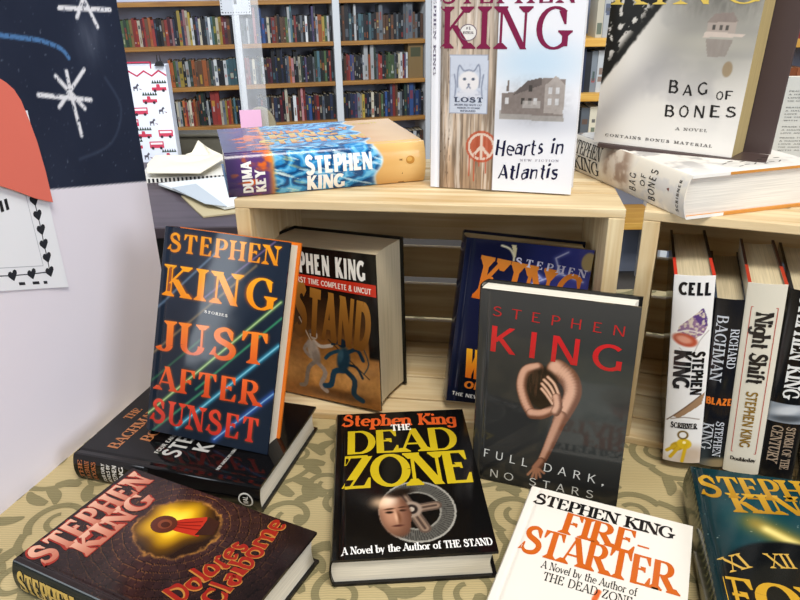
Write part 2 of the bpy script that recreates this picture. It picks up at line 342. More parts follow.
# ------------------------------------------------------------------ the hardcover / paperback builder
MM = .001
def book(name, label, M, W, H, TH, art, texts=(), spine='101010', spine_texts=(), back='101010', edge=None, edge_back=None, pages='pages_cream', pagecol='d9cfb8',
         hard=True, bulge=4.0, res=1.0, sres=1.0, gloss='print_gloss', flap=None, board_edge=None, group=None, glossargs=(0.2, .5), groove=True, shear=0.0):
    """local frame: x from spine to fore-edge, y up, z out of the front cover; sizes in mm"""
    root = empty(name, label, 'book', M, group); pm = mat_print(gloss, *glossargs)
    bt = 3.0 if hard else .5; oh = 3.5 if hard else 0.0
    gz = (lambda x: 1.3 * np.exp(-((x - 8) / 2.2) ** 2)) if hard and groove else (lambda x: 0 * x)
    nx = max(int(W / res), 4) + 1; ny = max(int(H / res), 4) + 1
    X, Y = np.meshgrid(np.linspace(0, W, nx), np.linspace(0, H, ny))
    col = art(X, Y) if callable(art) else base(X, art)
    edge = rgb(edge) if edge else col.mean((0, 1)) * .8
    m = MB(); Pn = np.stack([X, Y, -gz(X)], -1) * MM; m.grid(Pn, np.clip(col, 0, 1))
    m.box((0, 0, -bt * MM), (W * MM, H * MM, 0), 0, edge, skip='+z')
    def put(mb, items, surf):
        for polys, lvl in items:
            for k_, (q, cc) in enumerate(polys): mb.poly([surf(a, b, .12 + .15 * lvl + .0045 * (k_ % 24)) for a, b in q], 0, cc)
    put(m, texts, lambda a, b, o: (a * MM, b * MM, (float(-gz(a)) + o) * MM))
    m.build('front_cover', pm, root)
    eb = rgb(edge_back) if edge_back else edge
    W2 = W + shear * TH; m = MB(); m.box((0, 0, -TH * MM), (W2 * MM, H * MM, (-TH + bt) * MM), 0, eb, skip='-z')
    b = [(0, 0, -TH * MM), (0, H * MM, -TH * MM), (W2 * MM, H * MM, -TH * MM), (W2 * MM, 0, -TH * MM)]; m.poly(b, 0, rgb(back))
    m.build('back_cover', pm, root)
    # spine
    na = max(int(TH / sres), 6) + 1; nyy = max(int(H / sres), 4) + 1 if callable(spine) else 3
    A, Ys = np.meshgrid(np.linspace(0, TH, na), np.linspace(0, H, nyy))
    bx = lambda a: -bulge * np.sin(np.pi * np.clip(a / TH, 0, 1)) ** .7
    sc_ = spine(A, Ys) if callable(spine) else base(A, spine)
    m = MB(); m.grid(np.stack([bx(A), Ys, A - TH], -1) * MM, np.clip(sc_, 0, 1))
    tk = 1.6 if hard else .5
    m.grid(np.stack([bx(A[[0, -1]]) + tk, Ys[[0, -1]], A[[0, -1]] - TH], -1) * MM, base(A[[0, -1]], edge), flip=True)
    for j, yy in ((0, 0), (-1, H)):
        Pe = np.stack([np.stack([bx(A[0]), A[0] * 0 + yy, A[0] - TH], -1), np.stack([bx(A[0]) + tk, A[0] * 0 + yy, A[0] - TH], -1)]) * MM
        m.grid(Pe, np.clip(np.stack([sc_[j]] * 2), 0, 1), flip=(j == 0))
    def ssurf(a, y, o):
        bb = float(bx(a)); d = (float(bx(a + .2)) - float(bx(a - .2))) / .4; nrm = math.hypot(1, d)
        return ((bb - o / nrm) * MM, y * MM, (a - TH + d * o / nrm * 0) * MM)
    put(m, spine_texts, lambda a, b, o: ssurf(a, b, o + .15))
    m.build('spine', pm, root, smooth=False)
    # page block
    n = 10; prof = []; z0, z1 = -TH + bt, -bt; fore = W - (4 if hard else .5); cc = 3.0 if hard else .3
    for i in range(n + 1):
        a = bt + (TH - 2 * bt) * i / n; prof.append(((float(bx(a)) + tk + .4) * MM, (a - TH) * MM))
    for i in range(n, -1, -1):
        q = i / n; prof.append(((fore - cc * math.sin(math.pi * q) - shear * (z0 + (z1 - z0) * q)) * MM, (z0 + (z1 - z0) * q) * MM))
    m = MB(); m.prism(prof[::-1], oh * MM, (H - oh) * MM); m.build('page_block', mat_lines(pages, pagecol), root)
    if flap:   # jacket flap folded round the boards, seen along the head and tail edges
        f0, f1, fc = flap
        for y0, y1 in ((-.35, 0), (H, H + .35)):
            for zlo, zhi in ((-bt - .3, .05), (-TH - .05, -TH + bt + .3)):
                m = MB(); m.box((f0 * MM, y0 * MM, zlo * MM), (f1 * MM, y1 * MM, zhi * MM), 0, rgb(fc)); m.build('jacket_flap', pm, root)
    return root
POSE = {
'BB':(-0.1543,0.6084,0.0355,1.2949,1.5708,0,0.1622,0.2385,0.0350),
'BO':(0.2360,0.8450,0.3536,-0.5292,0,-0.0275,0.1540,0.2350,0.0400),
'BZ':(0.3443,0.6701,0.0115,-0.3652,0,0.0582,0.0323,0.2112,0.1500),
'CE':(0.3089,0.6774,0.0115,-0.3170,0,0.0825,0.0405,0.2350,0.1525),
'CR':(-0.1945,0.8018,0,-0.1421,0,0,0.4490,0.301,0.3000),
'DC':(-0.1512,0.3974,0.0399,1.1188,1.5708,0,0.1510,0.2417,0.0394),
'DZ':(-0.0678,0.5013,0.0341,0.0538,1.5708,0,0.1587,0.2465,0.0336),
'FD':(0.0819,0.6627,0.0013,-0.3587,0.0778,0.0097,0.1628,0.2334,0.0458),
'FP':(0.2534,0.3859,0.0462,-0.2535,1.5708,0,0.1620,0.2400,0.0457),
'FS':(0.0452,0.3881,0.0350,-0.4141,1.5708,0,0.1613,0.2350,0.0345),
'HA':(0.0485,0.8385,0.3022,-0.2941,0.0396,0.0062,0.1592,0.2350,0.0400),
'JS':(-0.3087,0.7073,0.0440,-0.2594,0.3543,-0.0534,0.1587,0.2464,0.0348),
'NS':(0.3713,0.6568,0.0115,-0.3671,0,0.0578,0.0370,0.2339,0.1420),
'RC':(0.2672,0.7310,0,-0.3826,0,0,0.4400,0.301,0.3000),
'SC':(0.4071,0.6472,0.0115,-0.3943,0,0.0451,0.0350,0.2300,0.1494),
'ST':(-0.1772,0.8472,0.0125,-0.4288,0.0350,0.0297,0.1653,0.2154,0.0842),
'WC':(0.0591,0.7859,0.0285,-0.0392,0.1318,-0.1062,0.1575,0.2196,0.0607),
}
def fr(k): return frame(*POSE[k][:6])

# ------------------------------------------------------------------ room
m = MB(); m.box((-4.5, -3, -.02), (4.5, 6.2, 0)); struct('floor', m, mat('floor_carpet', '5a544e', .9, .15, 60))
BW = frame(-.6, 4.0, -TZ, .2)               # frame of the long bookcase: x along it, y up from the floor, z to the viewer
m = MB(); m.box((-4, 0, -.40), (4.4, 2.9, -.32)); o = struct('wall_back', m, mat('wall_paint', 'c3cad6', .85, .04, 3)); o.matrix_world = BW
m = MB(); m.box((2.9, 2.2, 0), (3.0, 5.0, 2.9)); struct('wall_right', m, mat('wall_paint', 'c3cad6', .85))

# ------------------------------------------------------------------ long bookcase at the back
white = mat('bookcase_white', 'dfe2e4', .55, .04, 5); shelfm = mat_wood('shelf_edge_pine', '93622a', 'bd8840', (4, 60, 60), .5)
backm = mat('bookcase_back', 'd2daf2', .8, .05, 3)
bc = empty('bookcase', 'long white bookcase with pine-edged shelves filling the back of the shop', 'bookcase', BW)
ups = [-.97, -.243, .286, .800]; shz = [.462, .248, .038, -.172, -.392, -.62]
m = MB(); m.box((-.99, .02, -.30), (.82, 2.4, -.285)); m.build('back_panel', backm, bc)
for u in ups:
    m = MB(); m.box((u - .019, 0, -.285), (u + .019, 2.4, .0)); m.build('upright', white, bc, bevel=.002)
for i, z in enumerate(shz):
    for a, b in zip(ups[:-1], ups[1:]):
        m = MB(); m.box((a + .02, z + TZ - .022, -.284), (b - .02, z + TZ, -.006)); m.build('shelf', shelfm, bc, bevel=.002)
CODE = dict(r='a8322c', m='5e2230', o='c4642e', y='cfae3c', c='d8cdb0', w='d9dcdc', g='4d6a3c', d='2c4034', t='4c7682', b='2d549c', n='26304e', k='22242a', e='747c84',
            v='554a78', p='c07c80', s='6a4630', a='a8854e')
CNAME = dict(r='red', m='maroon', o='orange', y='yellow', c='cream', w='white', g='green', d='dark green', t='teal', b='blue', n='navy', k='black', e='grey', v='violet', p='pink', s='brown', a='tan')
ORD = 'first second third fourth fifth sixth seventh eighth ninth tenth eleventh twelfth thirteenth fourteenth fifteenth sixteenth seventeenth eighteenth nineteenth'.split()
def ordn(i):
    if i < 19: return ORD[i]
    tens = ['twentieth', 'thirtieth', 'fortieth']; tw = ['twenty', 'thirty', 'forty']
    q, r = divmod(i + 1, 10); return tens[q - 2] if r == 0 else tw[q - 2] + '-' + ORD[r - 1]
prm = mat_print('print_satin', .42, .4)
def shelf_book(M, x, y, zf, w_, h_, d_, ch, rnd, label, group):
    mb = MB(); c = rgb(CODE[ch.lower()]); c = (c * .82 + c.mean() * .18) * (.72 + .3 * rnd.random()); c = np.clip(c + (rnd.random() - .5) * .06, .03, 1)
    w_ *= .97
    mb.box((0, 0, -d_), (w_, h_, 0), 0, c, skip='+y'); pg = rgb('cfc4a8')
    mb.poly([(0, h_, 0), (w_, h_, 0), (w_, h_, -.004), (0, h_, -.004)], 0, c)
    mb.poly([(.002, h_ - .002, -.004), (w_ - .002, h_ - .002, -.004), (w_ - .002, h_ - .002, -d_), (.002, h_ - .002, -d_)], 0, pg)
    mb.poly([(0, h_, -.004), (w_, h_, -.004), (w_, h_ - .002, -.004), (0, h_ - .002, -.004)], 0, c)
    lum = c.mean(); n = rnd.choice([1, 2, 2, 3])
    for q in range(n):
        a = rnd.uniform(.06, .7) * h_; b = min(a + rnd.uniform(.05, .25) * h_, h_ * .95)
        k = rnd.choice(['w', 'c', 'y', 'r', 'k', 'o', 't', 'e']) if lum < .35 else rnd.choice(['k', 'r', 'n', 'd', 's'])
        cc = rgb(CODE[k]) * .6 + c * .4; i0 = w_ * rnd.uniform(.12, .34)
        mb.poly([(i0, a, .0004 + q * .0002), (w_ - i0, a, .0004 + q * .0002), (w_ - i0, b, .0004 + q * .0002), (i0, b, .0004 + q * .0002)], 0, cc)
    o = mb.build('shelved_book', prm); o.matrix_world = M @ Matrix.Translation((x, y, zf))
    tag(o, label, 'book', group)
def row(M, x0, x1, ybase, codes, seed, where, group, hbase=.134, zf=-.035, depth=.115, start='from the end nearer the chalkboard', tall=None):
    rnd = random.Random(seed); tall = tall or {}
    ws = [(1.75 if ch.isupper() else 1.0) * rnd.uniform(.8, 1.2) for ch in codes]; k = (x1 - x0) / sum(ws); x = x0
    for i, ch in enumerate(codes):
        h_ = tall[i] * .9 if i in tall else hbase + rnd.uniform(-.008, .008); w_ = ws[i] * k
        lab = f"{CNAME[ch.lower()]} book, {ordn(i)} {start}, {where}"
        shelf_book(M, x, ybase, zf - rnd.random() * .012, w_, h_, depth, ch, rnd, lab, group); x += w_
def st_(i): return shz[i] + TZ
A0, A1, B0, B1, C0, C1 = -.93, -.266, -.22, .263, .309, .777
bayL, bayM, bayR = 'bay nearest chalkboard', 'middle bay', 'bay ending behind telephone-pole book'
row(BW, -.84, A1, st_(1), 'sgdgarrcmrsornkksrmpnkynpcywkvckkewtgcyrmsk', 1, 'upper shelf, ' + bayL, 'books on the upper back shelf', tall={21: .18, 22: .19, 23: .18, 24: .195, 25: .19, 26: .18})
row(BW, B0, B1, st_(1), 'eeweepvBbnckRskssgwtkrkkekwknvkwOygwk', 2, 'upper shelf, ' + bayM, 'books on the upper back shelf', start='from the notice end', tall={5: .2, 7: .195, 19: .21, 18: .2, 29: .2, 30: .21})
row(BW, C0, C1, st_(1), 'ksKtkwkttkktkksEsskskekkeeEseks', 3, 'upper shelf, ' + bayR, 'books on the upper back shelf', start='from the post', tall={0: .2, 1: .2, 2: .21, 5: .205, 15: .2, 24: .215, 25: .22, 26: .22})
row(BW, -.62, A1, st_(2), 'oogeYkwdosSOsdewkkwtTt', 4, 'second shelf, ' + bayL, 'books on the second back shelf', start='past the wrapped bag')
row(BW, B0, B1, st_(2), 'rpecekgwkmmKnKnkneopkkcdkvkkkedtkdgkrk', 5, 'second shelf, ' + bayM, 'books on the second back shelf', start='from the notice end', tall={11: .2, 13: .21, 14: .2, 20: .18, 21: .18, 30: .18, 31: .18, 32: .18, 33: .18, 34: .18, 35: .18, 36: .18, 37: .18})
row(BW, C0, C1 - .09, st_(2), 'ksrrbvkkkkwWoWderrkkggGekcwrvw', 6, 'second shelf, ' + bayR, 'books on the second back shelf', start='from the post', tall={0: .2, 11: .22, 13: .215, 14: .19})
row(BW, C1 - .088, C1, st_(2), 'A', 66, 'large one closing the second shelf', 'books on the second back shelf', start='in line, gold cover faced outwards', hbase=.215)
row(BW, -.62, A1, st_(3), 'kcwdorccrosdkdkwkRRceyrodtkn', 7, 'third shelf, ' + bayL, 'books on the third back shelf', start='past the wrapped bag', tall={11: .19, 12: .2, 13: .2, 14: .2, 17: .2, 18: .2})
row(BW, B0 + .05, B1, st_(3), 'nkkeksnkmkcskwrsprnbkmrkekknk', 8, 'third shelf, ' + bayM, 'books on the third back shelf', start='from the plaque end', tall={9: .2, 10: .2, 15: .205, 16: .2, 17: .205})
row(BW, C0, C1, st_(3), 'knknnvecyknkckksgkbnvrswekdnBnBnk', 9, 'third shelf, ' + bayR, 'books on the third back shelf', start='from the post', tall={20: .2, 21: .205, 22: .2, 26: .21, 27: .215, 28: .215, 29: .22})
row(BW, C0 + .25, C1, st_(4), 'kknnkbkwks', 10, 'lowest visible shelf, ' + bayR, 'books on the lowest back shelf', start='along')

# bookcase nearer on the right
RB = frame(.0, 2.8, -TZ, 0)
rb = empty('bookcase', 'nearer bookcase seen in the gap beside the tree-covered book', 'bookcase', RB)
for x in (.66, 1.13, 1.78):
    m = MB(); m.box((x - .015, 0, -.28), (x + .015, 2.3, 0)); m.build('upright', white, rb, bevel=.002)
m = MB(); m.box((.66, .02, -.30), (1.78, 2.3, -.28)); m.build('back_panel', mat('bookcase_back_slate', '8791a8', .8), rb)
yel = mat_wood('shelf_edge_yellow', 'c98f34', 'e0b055', (4, 60, 60), .5)
RA = [.332, .130, -.045, -.40]; RBb = [.318, .040, -.24]
for z in RA:
    m = MB(); m.box((.676, z + TZ - .03, -.279), (1.114, z + TZ, -.005)); m.build('shelf', yel, rb, bevel=.002)
for z in RBb:
    m = MB(); m.box((1.146, z + TZ - .03, -.279), (1.764, z + TZ, -.005)); m.build('shelf', yel, rb, bevel=.002)
row(RB, .76, .97, RA[0] + TZ, 'cwoecgb', 21, 'top shelf, bookcase by tree-covered book', 'books in the nearer bookcase', .17, start='in', tall={0: .19, 2: .2, 6: .2})
row(RB, .70, .92, RA[1] + TZ, 'nkewckwk', 22, 'middle shelf, bookcase by tree-covered book', 'books in the nearer bookcase', .155, start='in')
row(RB, .70, .94, RA[2] + TZ, 'kecewecw', 23, 'lower shelf, bookcase by tree-covered book', 'books in the nearer bookcase', .115, start='in')
row(RB, 1.40, 1.58, RBb[0] + TZ, 'krRrR', 24, 'reds above the white booklet', 'books in the nearer bookcase', .19, start='in')
row(RB, 1.40, 1.58, RBb[1] + TZ, 'eycKkOo', 25, 'shelf behind the white booklet', 'books in the nearer bookcase', .165, start='in', tall={1: .17, 5: .19, 6: .19})

# ------------------------------------------------------------------ desk behind the display, with its clutter
deskm = mat_wood('desk_walnut', '3a3136', '51454d', (3, 30, 30), .45); black = mat('black_satin', '141316', .5)
dk = empty('desk', 'dark walnut desk behind the display table, strewn with papers', 'desk')
dk.location = (-.75, 2.05, 0)
m = MB(); m.box((-.75, -.37, TZ - .05), (.75, .41, TZ - .02)); m.build('desktop', deskm, dk, bevel=.003)
m = MB(); m.box((-.72, -.28, .08), (.72, -.26, TZ - .05)); m.build('modesty_panel', black, dk)
for x in (-.7, .66):
    for y in (-.34, .34):
        m = MB(); m.box((x, y, 0), (x + .04, y + .04, TZ - .05)); m.build('leg', black, dk)
m = MB(); m.box((-1.2, 2.56, 0), (-.46, 2.62, .785)); m.box((-1.21, 2.55, .785), (-.45, 2.63, .797))
tag(m.build('low_cabinet', mat('cabinet_olive', '5f5a4c', .6), bevel=.004), 'olive brown low cabinet behind the desk papers', 'cabinet')

def sheet(name, label, cat, pts, z, th, m, curl=None, group=None):
    mb = MB(); cx = sum(p[0] for p in pts) / len(pts); cy = sum(p[1] for p in pts) / len(pts)
    n = len(pts); N = 5; cu = curl or (lambda x, y: 0)
    rings = [[(cx + (p[0] - cx) * k / N, cy + (p[1] - cy) * k / N) for p in pts] for k in range(N + 1)]
    zz = lambda p: z + TZ + cu(p[0], p[1])
    for k in range(N):
        for i in range(n):
            a, b, c, d = rings[k][i], rings[k][(i + 1) % n], rings[k + 1][(i + 1) % n], rings[k + 1][i]
            for o_, fl in ((th, 0), (0, 1)):
                q = [(v[0], v[1], zz(v) + o_) for v in (a, b, c, d)]; q = q[1:] if k == 0 else q
                mb.poly(q[::-1] if fl else q)
    R_ = rings[-1]
    for i in range(n):
        a, b = R_[i], R_[(i + 1) % n]; mb.poly([(a[0], a[1], zz(a)), (b[0], b[1], zz(b)), (b[0], b[1], zz(b) + th), (a[0], a[1], zz(a) + th)])
    return tag(mb.build(name, m), label, cat, group)
creamp = mat('paper_cream', 'efe6cf', .8, .03); whitep = mat('paper_white', 'dfe2e2', .7, .04); bluep = mat('paper_bluegrey', 'b9c0c6', .7, .04); tanp = mat('paper_tan', 'b9aa86', .75, .06)
sheet('envelope', 'tan envelope lowest in the desk papers, jutting toward the crate', 'envelope', [(-.624, 1.959), (-.542, 1.81), (-.51, 1.756), (-.43, 1.786), (-.43, 1.9), (-.55, 2.0)], -.0195, .004, tanp)
sheet('catalogue', 'white printed catalogue lying open under the pale cream paper', 'catalogue', [(-.72, 2.062), (-.463, 1.800), (-.42, 1.83), (-.50, 2.15)], -.0115, .006, whitep)
sheet('sheet', 'blue-grey sheet of paper across the catalogue', 'paper', [(-.659, 1.996), (-.521, 1.826), (-.455, 1.797), (-.60, 2.036)], -.003, .0015, bluep)
# notebook with black and white edge
mb = MB(); mb.box((0, 0, 0), (.30, .25, .014), 0, rgb('e6e3da'))
for i in range(24): mb.box((.004 + i * .0125, -.0006, .001), (.010 + i * .0125, -.0002, .013), 0, rgb('1d1d20'))
o = mb.build('notebook', prm); o.matrix_world = Matrix.Translation((-.80, 2.118, TZ - .02)) @ Matrix.Rotation(.15, 4, 'Z'); tag(o, 'notebook with a black and white striped edge under the cream paper', 'notebook')
sheet('paper', 'cream wrapping paper spread over the striped notebook', 'paper', [(-.771, 2.124), (-.602, 2.105), (-.56, 2.282), (-.584, 2.33), (-.811, 2.338), (-.80, 2.218)], .009, .002, creamp, lambda x, y: .006 + .006 * math.sin(x * 30) * math.cos(y * 22))
sheet('crumpled_paper', 'crumpled cream paper standing up at the back of the desk', 'paper', [(-.745, 2.40), (-.62, 2.39), (-.60, 2.43), (-.66, 2.45), (-.74, 2.45)], -.018, .004, creamp, lambda x, y: max(0, .055 - abs(x + .685) * .9) + .01 * math.sin(x * 90))

# wrapped bag with red trucks
def bag():
    Wb, Hb, Db = .192, .318, .05
    M = frame(-.95, 2.40, -.02, .06); b_ = empty('gift_bag', 'white gift bag printed with red trucks, standing on the desk by the chalkboard', 'gift bag', M)
    mb = MB(); wht = rgb('dfe3ee'); mb.box((0, 0, -Db), (Wb, Hb, 0), 0, wht)
    def P(q, c, lv=1): mb.poly([(a, b, .0004 * lv) for a, b in ccw(q)], 0, rgb(c))
    def truck(x, y, k=0, s=1.0):
        L, h = .05 * s, .016 * s
        if k == 0: P([(x, y), (x + L, y), (x + L, y + h * 1.5), (x, y + h * 1.5)], 'c5405a'); P([(x + .004, y + h * .8), (x + L - .004, y + h * .8), (x + L - .004, y + h * 1.25), (x + .004, y + h * 1.25)], 'e9dfe4', 2)
        else:
            P([(x, y), (x + L, y), (x + L, y + h * .7), (x, y + h * .7)], 'c03a52'); P([(x + L * .3, y), (x + L * .62, y), (x + L * .55, y + h * 1.35), (x + L * .34, y + h * 1.35)], 'c03a52', 2)
            for i in range(6): xx = x + L * .02 + i * L * .17; P([(xx, y + h * 1.5), (xx + L * .2, y + h * 1.5), (xx + L * .1, y + h * 2.3)], '35443a')
        for f in (.2, .78): P([(x + L * f + .005 * math.cos(t), y + .005 * math.sin(t)) for t in np.linspace(0, 6.28, 9)[:-1]], '3a2a34', 3)
    def dog(x, y):
        for q in ([(0, .006), (.014, .008), (.014, .016), (0, .014)], [(.012, .012), (.02, .018), (.016, .024), (.01, .018)], [(0, 0), (.003, 0), (.003, .008), (0, .008)], [(.011, 0), (.014, 0), (.014, .008), (.011, .008)]):
            P([(x + a, y + b) for a, b in q], '54505c')
        P([(x + .016, y + .008), (x + .026, y + .002), (x + .026, y + .006)], '7c4a58')
    for r in range(7):
        for c in range(3):
            x = -.006 + c * .072 + (.036 if r % 2 else 0); y = .010 + r * .038
            k = (r + 2 * c) % 3
            if k == 2 and 0 < x + .012 < Wb - .03: dog(x + .012, y)
            elif x >= 0 and x + .05 < Wb: truck(x, y, k, .95)
            elif x < 0: truck(.001, y, 0, .7)
    z = [(i * Wb / 8, .282 + (.016 if i % 2 else 0)) for i in range(9)]
    for a, b in zip(z[:-1], z[1:]): P([a, b, (b[0], b[1] + .006), (a[0], a[1] + .006)], 'b8304e')
    mb.build('paper_body', mat_print('print_paper', .65, .3), b_)
    mb = MB(); 
    for sx in (.05, .145):
        mb.box((sx - .002, Hb - .01, -.003), (sx + .002, Hb + .012, .001), 0, rgb('b8304e'))
    mb.box((.05, Hb + .008, -.003), (.147, Hb + .012, .001), 0, rgb('b8304e')); mb.build('handle', mat_print('print_paper'), b_)
    return b_
bag()
mb = MB(); mb.prism([(0, 0), (.03, 0), (.022, .014), (.008, .014)], -.008, .008, axis='z'); mb.prism([(.008, .014), (.010, .034), (.012, .014)], -.002, .002, axis='z'); mb.prism([(.018, .014), (.020, .034), (.022, .014)], -.002, .002, axis='z')
o = mb.build('binder_clip', black); o.matrix_world = frame(-.79, 2.405, .297, .06); tag(o, 'small black binder clip on the top edge of the gift bag', 'clip')

# clear acrylic guard, pink card, plaque, notice
def glass_mat():
    m = bpy.data.materials.new('clear_acrylic'); m.use_nodes = True; nt = m.node_tree; b = nt.nodes['Principled BSDF']
    b.inputs['Base Color'].default_value = (.86, .88, .9, 1); b.inputs['Roughness'].default_value = .12; b.inputs['IOR'].default_value = 1.2
    n = nt.nodes.new('ShaderNodeTexNoise'); n.inputs['Scale'].default_value = 3; r = nt.nodes.new('ShaderNodeMapRange'); r.inputs[3].default_value = .10; r.inputs[4].default_value = .24
    nt.links.new(n.outputs['Fac'], r.inputs[0]); nt.links.new(r.outputs[0], b.inputs['Alpha']); return m
mb = MB(); mb.box((0, 0, -.004), (.075, .86, .004)); mb.box((-.01, 0, -.04), (.085, .006, .04))
o = mb.build('sneeze_guard', glass_mat(), bevel=.001); o.matrix_world = frame(-.482, 2.25, -.0195, .05); tag(o, 'clear acrylic guard strip standing on the desk before the shelves', 'screen')
mb = MB(); mb.box((0, 0, 0), (.066, .07, .001)); o = mb.build('card', mat('card_pink', 'dca9c4', .7)); o.matrix_world = frame(-.492, 2.235, .108, .05); tag(o, 'pink card at the foot of the acrylic guard', 'card')
mb = MB(); pts = [(0, 0), (.10, 0)] + [(.05 + .05 * math.cos(t), .13 + .07 * math.sin(t)) for t in np.linspace(0, 3.14, 12)]
mb.prism(pts, -.012, .012, axis='z'); o = mb.build('plaque', mat('plaque_tan', '8d8368', .7, .1), bevel=.003); o.matrix_world = frame(-.487, 2.27, -.0195, .1, .06); tag(o, 'tan round-topped plaque just behind the wave-covered book', 'plaque')
mb = MB(); mb.box((0, 0, -.001), (.155, .17, 0), 0, rgb('e4e7ec'))
for i in range(11):
    for yy in (.008, .158): mb.poly([(.008 + i * .0135, yy, .0005), (.013 + i * .0135, yy, .0005), (.013 + i * .0135, yy + .005, .0005), (.008 + i * .0135, yy + .005, .0005)], 0, rgb('26282e'))
for i in range(11):
    for xx in (.004, .146): mb.poly([(xx, .01 + i * .014, .0005), (xx + .005, .01 + i * .014, .0005), (xx + .005, .015 + i * .014, .0005), (xx, .015 + i * .014, .0005)], 0, rgb('26282e'))
for q in ([(.07, .05), (.085, .05), (.085, .07), (.07, .07)], [(.074, .07), (.081, .07), (.078, .085)], [(.03, .115), (.125, .115), (.125, .12), (.03, .12)], [(.04, .128), (.115, .128), (.115, .133), (.04, .133)], [(.06, .10), (.1, .10), (.1, .103), (.06, .103)]):
    mb.poly([(a, b, .0005) for a, b in q], 0, rgb('3a3c42'))
o = mb.build('notice', mat_print('print_paper')); o.matrix_world = BW @ Matrix.Translation((-.315, 1.145, .004)); tag(o, 'white notice with dotted border hung on the bookcase post', 'notice')

# ------------------------------------------------------------------ display table, cloth
tb = empty('table', 'display table under the scroll-patterned cloth', 'table'); tb.location = (.2, .72, 0)
tw = mat_wood('table_wood', '6e5236', '8a6a48')
m = MB(); m.box((-.93, -.50, TZ - .035), (.98, .46, TZ - .004)); m.build('tabletop', tw, tb)
for x in (-.9, .9):
    for y in (-.46, .38):
        m = MB(); m.box((x, y, 0), (x + .05, y + .05, TZ - .035)); m.build('leg', tw, tb)
def cloth():
    mb = MB(); X0, X1, Y0, Y1 = -.78, 1.23, .17, 1.205; z = TZ; c = rgb('c9b47c')
    n = 60
    xs = np.linspace(X0, X1, n); ys = np.linspace(Y0, Y1, 30)
    XX, YY = np.meshgrid(xs, ys); mb.grid(np.stack([XX, YY, XX * 0 + z], -1), base(XX, c))
    per = [(x, Y0) for x in np.linspace(X0, X1, 90)] + [(X1, y) for y in np.linspace(Y0, Y1, 50)] + [(x, Y1) for x in np.linspace(X1, X0, 90)] + [(X0, y) for y in np.linspace(Y1, Y0, 50)]
    rows_ = []
    for k, dz in enumerate((0, .01, .06, .2, .4, .58)):
        r = []
        for i, (x, y) in enumerate(per):
            a = .02 * min(k, 3) / 3 * (1 + math.sin(i * .55)) + (.004 if k else 0)
            nx_ = (1 if x >= X1 else -1 if x <= X0 else 0); ny_ = (1 if y >= Y1 else -1 if y <= Y0 else 0)
            r.append((x + nx_ * a, y + ny_ * a, z - dz))
        rows_.append(r)
    P_ = np.array(rows_); mb.grid(P_, base(P_[..., 0], c), flip=True)
    # woven scrolls: curling stems with leaf lobes
    dark = rgb('857a50'); cnt = [0]
    def bump_(): cnt[0] += 1; return 6e-6 * (cnt[0] % 61)
    def ribs(pts, ws, T_):
        p = _smooth(pts, 4); nn = len(p); W_ = [ws[0] + (ws[1] - ws[0]) * i / (nn - 1) for i in range(nn)]
        for q in _ribbon(p, W_):
            g = [T_(a, b) for a, b in q]
            if all(X0 < a < X1 and Y0 < b < Y1 for a, b in g): mb.poly([(a, b, z + .0002 + bump_()) for a, b in ccw(g)], 1, dark)
    class Tf:
        def __init__(s, ox, oy, ang, fl): s.ox, s.oy, s.c, s.s, s.f = ox, oy, math.cos(ang), math.sin(ang), fl; s.o = 0
        def __call__(s, a, b): a *= s.f; return s.ox + a * s.c - b * s.s, s.oy + a * s.s + b * s.c
    def spiral(cx, cy, r0, a0, turns, sgn, w0, w1, T_):
        pts = []
        for i in range(int(16 * turns) + 1):
            q = i / 16; a = a0 + sgn * q * 2 * math.pi; r = r0 * math.exp(-q * .85); pts.append((cx + r * math.cos(a), cy + r * math.sin(a)))
        ribs(pts, (w0, w1), T_)
    def leaf(x, y, ang, L, T_, w=.012):
        d = (math.cos(ang), math.sin(ang)); e = (-d[1], d[0])
        p = [(x + d[0] * L * t + e[0] * .16 * L * math.sin(t * 2.6), y + d[1] * L * t + e[1] * .16 * L * math.sin(t * 2.6)) for t in (0, .33, .66, 1)]
        q = _smooth(p, 3); nn = len(q); W_ = [.002 + w * math.sin(math.pi * min(i / (nn - 1) * .85 + .12, 1)) for i in range(nn)]
        for r_ in _ribbon(q, W_):
            g = [T_(a, b) for a, b in r_]
            if all(X0 < a < X1 and Y0 < b < Y1 for a, b in g): mb.poly([(a, b, z + .0002 + bump_()) for a, b in ccw(g)], 1, dark)
    S = .125; k = 0
    for j in range(-1, 13):
        for i in range(-8, 14):
            ox, oy = i * S + (S / 2 if j % 2 else 0), .17 + j * S * .86
            if not (X0 - .1 < ox < X1 + .1 and Y0 - .1 < oy < Y1 + .1): continue
            T_ = Tf(ox, oy, .5 + .25 * ((i * 7 + j * 3) % 3 - 1), 1 if (i + j) % 2 else -1); T_.o = .00004 * (k % 5); k += 1
            spiral(.0, .0, .034, math.pi * 1.15, 1.35, -1, .009, .0055, T_)
            spiral(.055, -.022, .022, math.pi * .2, 1.15, 1, .008, .005, T_)
            ribs([(-.034, -.012), (-.036, -.034), (-.015, -.058), (.03, -.066), (.07, -.05)], (.009, .0065), T_)
            for (x, y, a, L) in ((.034, .01, .7, .036), (.024, .026, 1.4, .034), (-.02, .034, 2.2, .036), (-.036, -.03, 3.7, .036), (-.018, -.056, 4.5, .034), (.03, -.064, 5.1, .034), (.012, -.006, 3.4, .014), (.075, -.03, .2, .03), (.05, .0, 1.3, .026)):
                leaf(x, y, a, L, T_)
    cm = bpy.data.materials.new('cloth_damask'); sm = bpy.data.materials.new('cloth_scrolls')
